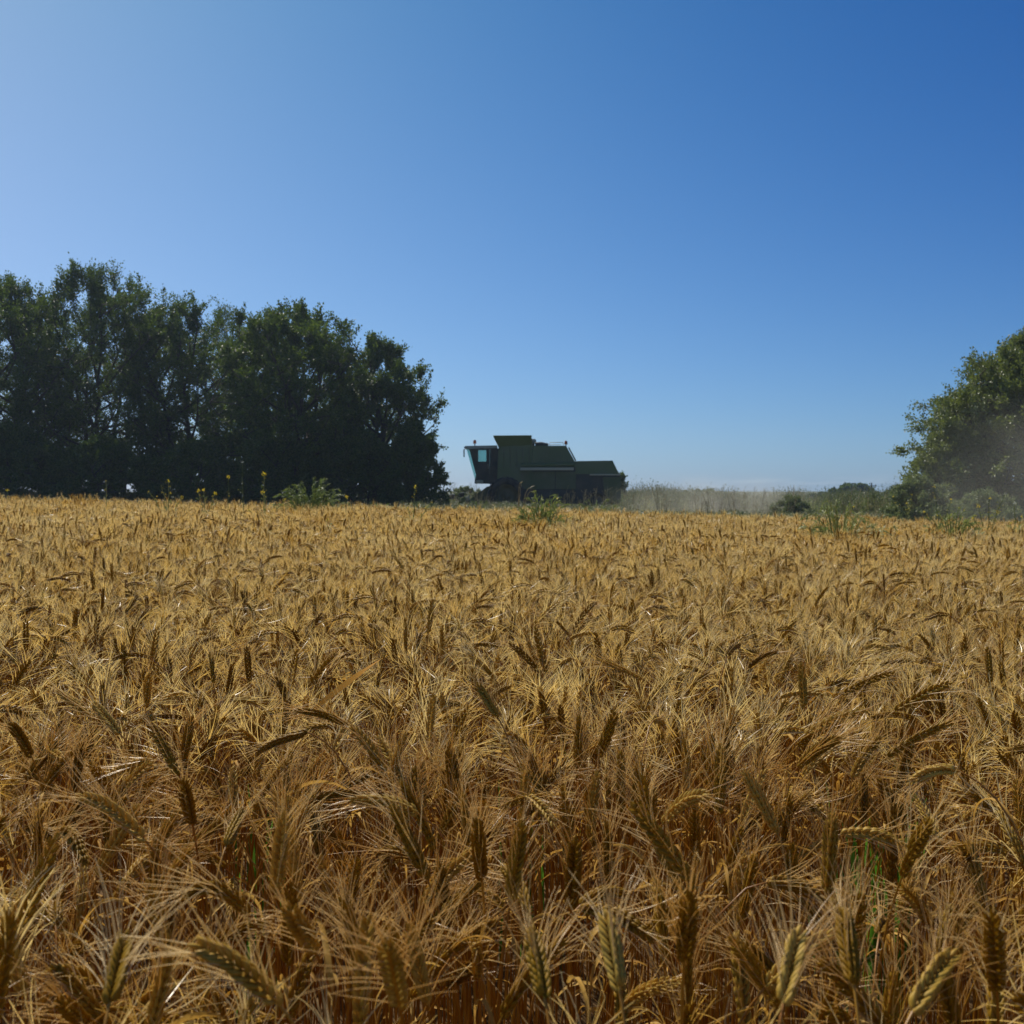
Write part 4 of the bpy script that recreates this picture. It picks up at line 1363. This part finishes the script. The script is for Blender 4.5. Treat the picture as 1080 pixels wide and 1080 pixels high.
for i in range(10000):
    y = 17.6 + 45 * rng.random() ** 1.3
    x = rng.uniform(-1, 1) * (.62 * y + 3)
    if abs(y - DC) < 2.6 and -5.5 < x - gx0 < 4.8: continue
    nse = noise.noise(Vector((x * .12, y * .12, 2)))
    side = min(1, max(0, (x / y - .08) / .05))
    s_ = (1.0 + .45 * nse + .25 * noise.noise(Vector((x * .5, y * .3, 8)))) * rng.uniform(.7, 1.15) * (.42 + .13 * (abs(x / y) < .1 and y > 28) + (.85 if y > 45 else .08) * side)
    P_.append((x, y, hh(x, y) - .02)); R_.append((0, 0, rng.uniform(0, 6.28))); S_.append((1.1, 1.1, s_)); I_.append(int(rng.integers(0, 8)))
o = scatter('rough_grass', P_, R_, S_, I_, wc2)
tag(o, 'rough green and straw coloured grass and weeds behind the crop', 'grass', kind='stuff')

# tall bare dry stalks standing out against the sky
protod = []
for k in range(5):
    mb = MB()
    for i in range(3):
        b = np.array([rg.normal(0, .12), rg.normal(0, .12), 0]); h_ = rg.uniform(.7, 1.0)
        e = b + np.array([rg.normal(0, .12), rg.normal(0, .12), h_]); P = bez(b, (b + e) / 2 + rg.normal(0, .03, 3), e, 6)
        mb.tube(P, np.linspace(.007, .003, 6), 3, 0, cap=False)
        for j in range(5):
            pp, T_ = interp(P, rg.uniform(.4, .95)); q_ = pp + np.array([rg.normal(0, .07), rg.normal(0, .07), rg.uniform(.06, .16)])
            mb.tube([pp, (pp + q_) / 2, q_], [.004, .003, .002], 3, 0, cap=False)
            leaf_quads(mb, q_ + rg.normal(0, .012, (3, 3)), np.tile(np.array([0, 0, 1.0]), (3, 1)), .02, rg)
    protod.append(mb.build('dry_%02d' % k, M['weed_dry'], link=False))
wc3 = hidden_collection('dry_source', protod)
P_, R_, S_, I_ = [], [], [], []
for i in range(240):
    y = rng.uniform(36, 62); x = rng.uniform(.05, .45) * y if rng.random() < .8 else rng.uniform(-.09, -.02) * y
    if abs(y - DC) < 2.6 and -5.5 < x - gx0 < 4.8: continue
    P_.append((x, y, hh(x, y))); R_.append((0, 0, rng.uniform(0, 6.28))); s_ = rng.uniform(.9, 1.5) * (1 + .3 * noise.noise(Vector((x * .3, y * .3, 4)))); S_.append((s_, s_, s_)); I_.append(int(rng.integers(0, 5)))
o = scatter('dry_weed_stalks', P_, R_, S_, I_, wc3)
tag(o, 'tall bare dry weed stalks standing against the sky', 'dry weeds', kind='stuff')


# ------------------------------------------------------------------ dust
def dust(name, loc, size, dens, label, scale=.6, col=(.88, .82, .70)):
    mb = MB()
    import bmesh
    me = bpy.data.meshes.new(name); bm = bmesh.new()
    bmesh.ops.create_icosphere(bm, subdivisions=3, radius=1)
    for v in bm.verts: v.co *= 1 + .25 * noise.noise(v.co * 1.5 + Vector(loc))
    bm.to_mesh(me); bm.free()
    o = bpy.data.objects.new(name, me); COL.objects.link(o); o.location = loc; o.scale = size
    m = bpy.data.materials.new(name); m.use_nodes = True; t = m.node_tree
    t.nodes.remove(t.nodes['Principled BSDF']); out = t.nodes['Material Output']
    pv = t.nodes.new('ShaderNodeVolumePrincipled'); pv.inputs['Color'].default_value = (*col, 1); pv.inputs['Anisotropy'].default_value = .3
    tcn = t.nodes.new('ShaderNodeTexCoord'); nz = t.nodes.new('ShaderNodeTexNoise'); nz.inputs['Scale'].default_value = scale; nz.inputs['Detail'].default_value = 3
    g = t.nodes.new('ShaderNodeNewGeometry')
    t.links.new(g.outputs['Position'], nz.inputs['Vector'])
    ln = t.nodes.new('ShaderNodeVectorMath'); ln.operation = 'LENGTH'; t.links.new(tcn.outputs['Object'], ln.inputs[0])
    fa = t.nodes.new('ShaderNodeMapRange'); fa.inputs[1].default_value = .75; fa.inputs[2].default_value = .1; fa.inputs[3].default_value = 0; fa.inputs[4].default_value = 1
    fa.interpolation_type = 'SMOOTHSTEP'
    t.links.new(ln.outputs['Value'], fa.inputs[0])
    nr = t.nodes.new('ShaderNodeMapRange'); nr.inputs[1].default_value = .35; nr.inputs[2].default_value = .7; nr.inputs[3].default_value = .25; nr.inputs[4].default_value = 1.6
    t.links.new(nz.outputs['Fac'], nr.inputs[0])
    m1 = t.nodes.new('ShaderNodeMath'); m1.operation = 'MULTIPLY'; t.links.new(fa.outputs[0], m1.inputs[0]); t.links.new(nr.outputs[0], m1.inputs[1])
    m2 = t.nodes.new('ShaderNodeMath'); m2.operation = 'MULTIPLY'; t.links.new(m1.outputs[0], m2.inputs[0]); m2.inputs[1].default_value = dens
    t.links.new(m2.outputs[0], pv.inputs['Density']); t.links.new(pv.outputs[0], out.inputs['Volume'])
    me.materials.append(m)
    tag(o, label, 'dust', kind='stuff')
    return o


dust('dust_cloud', (8.6, 43.0, .4), (8.0, 4.0, 2.3), .15, 'pale dust drifting low behind the rear of the combine')
dust('dust_cloud', (14.0, 26.5, 1.3), (6.5, 3.0, 4.0), .075, 'brownish dust veil drifting before the right-hand tree')

# ------------------------------------------------------------------ air
hz = MB().box(-260, 260, -12, 240, -16, 13)
m = bpy.data.materials.new('haze'); m.use_nodes = True; t = m.node_tree
t.nodes.remove(t.nodes['Principled BSDF'])
pv = t.nodes.new('ShaderNodeVolumePrincipled'); pv.inputs['Density'].default_value = 0.0005
pv.inputs['Color'].default_value = (.62, .78, 1, 1); pv.inputs['Anisotropy'].default_value = .35
t.links.new(pv.outputs[0], t.nodes['Material Output'].inputs['Volume'])
tag(hz.build('haze', m, smooth=False), 'thin summer haze in the air over the field', 'haze', kind='stuff')
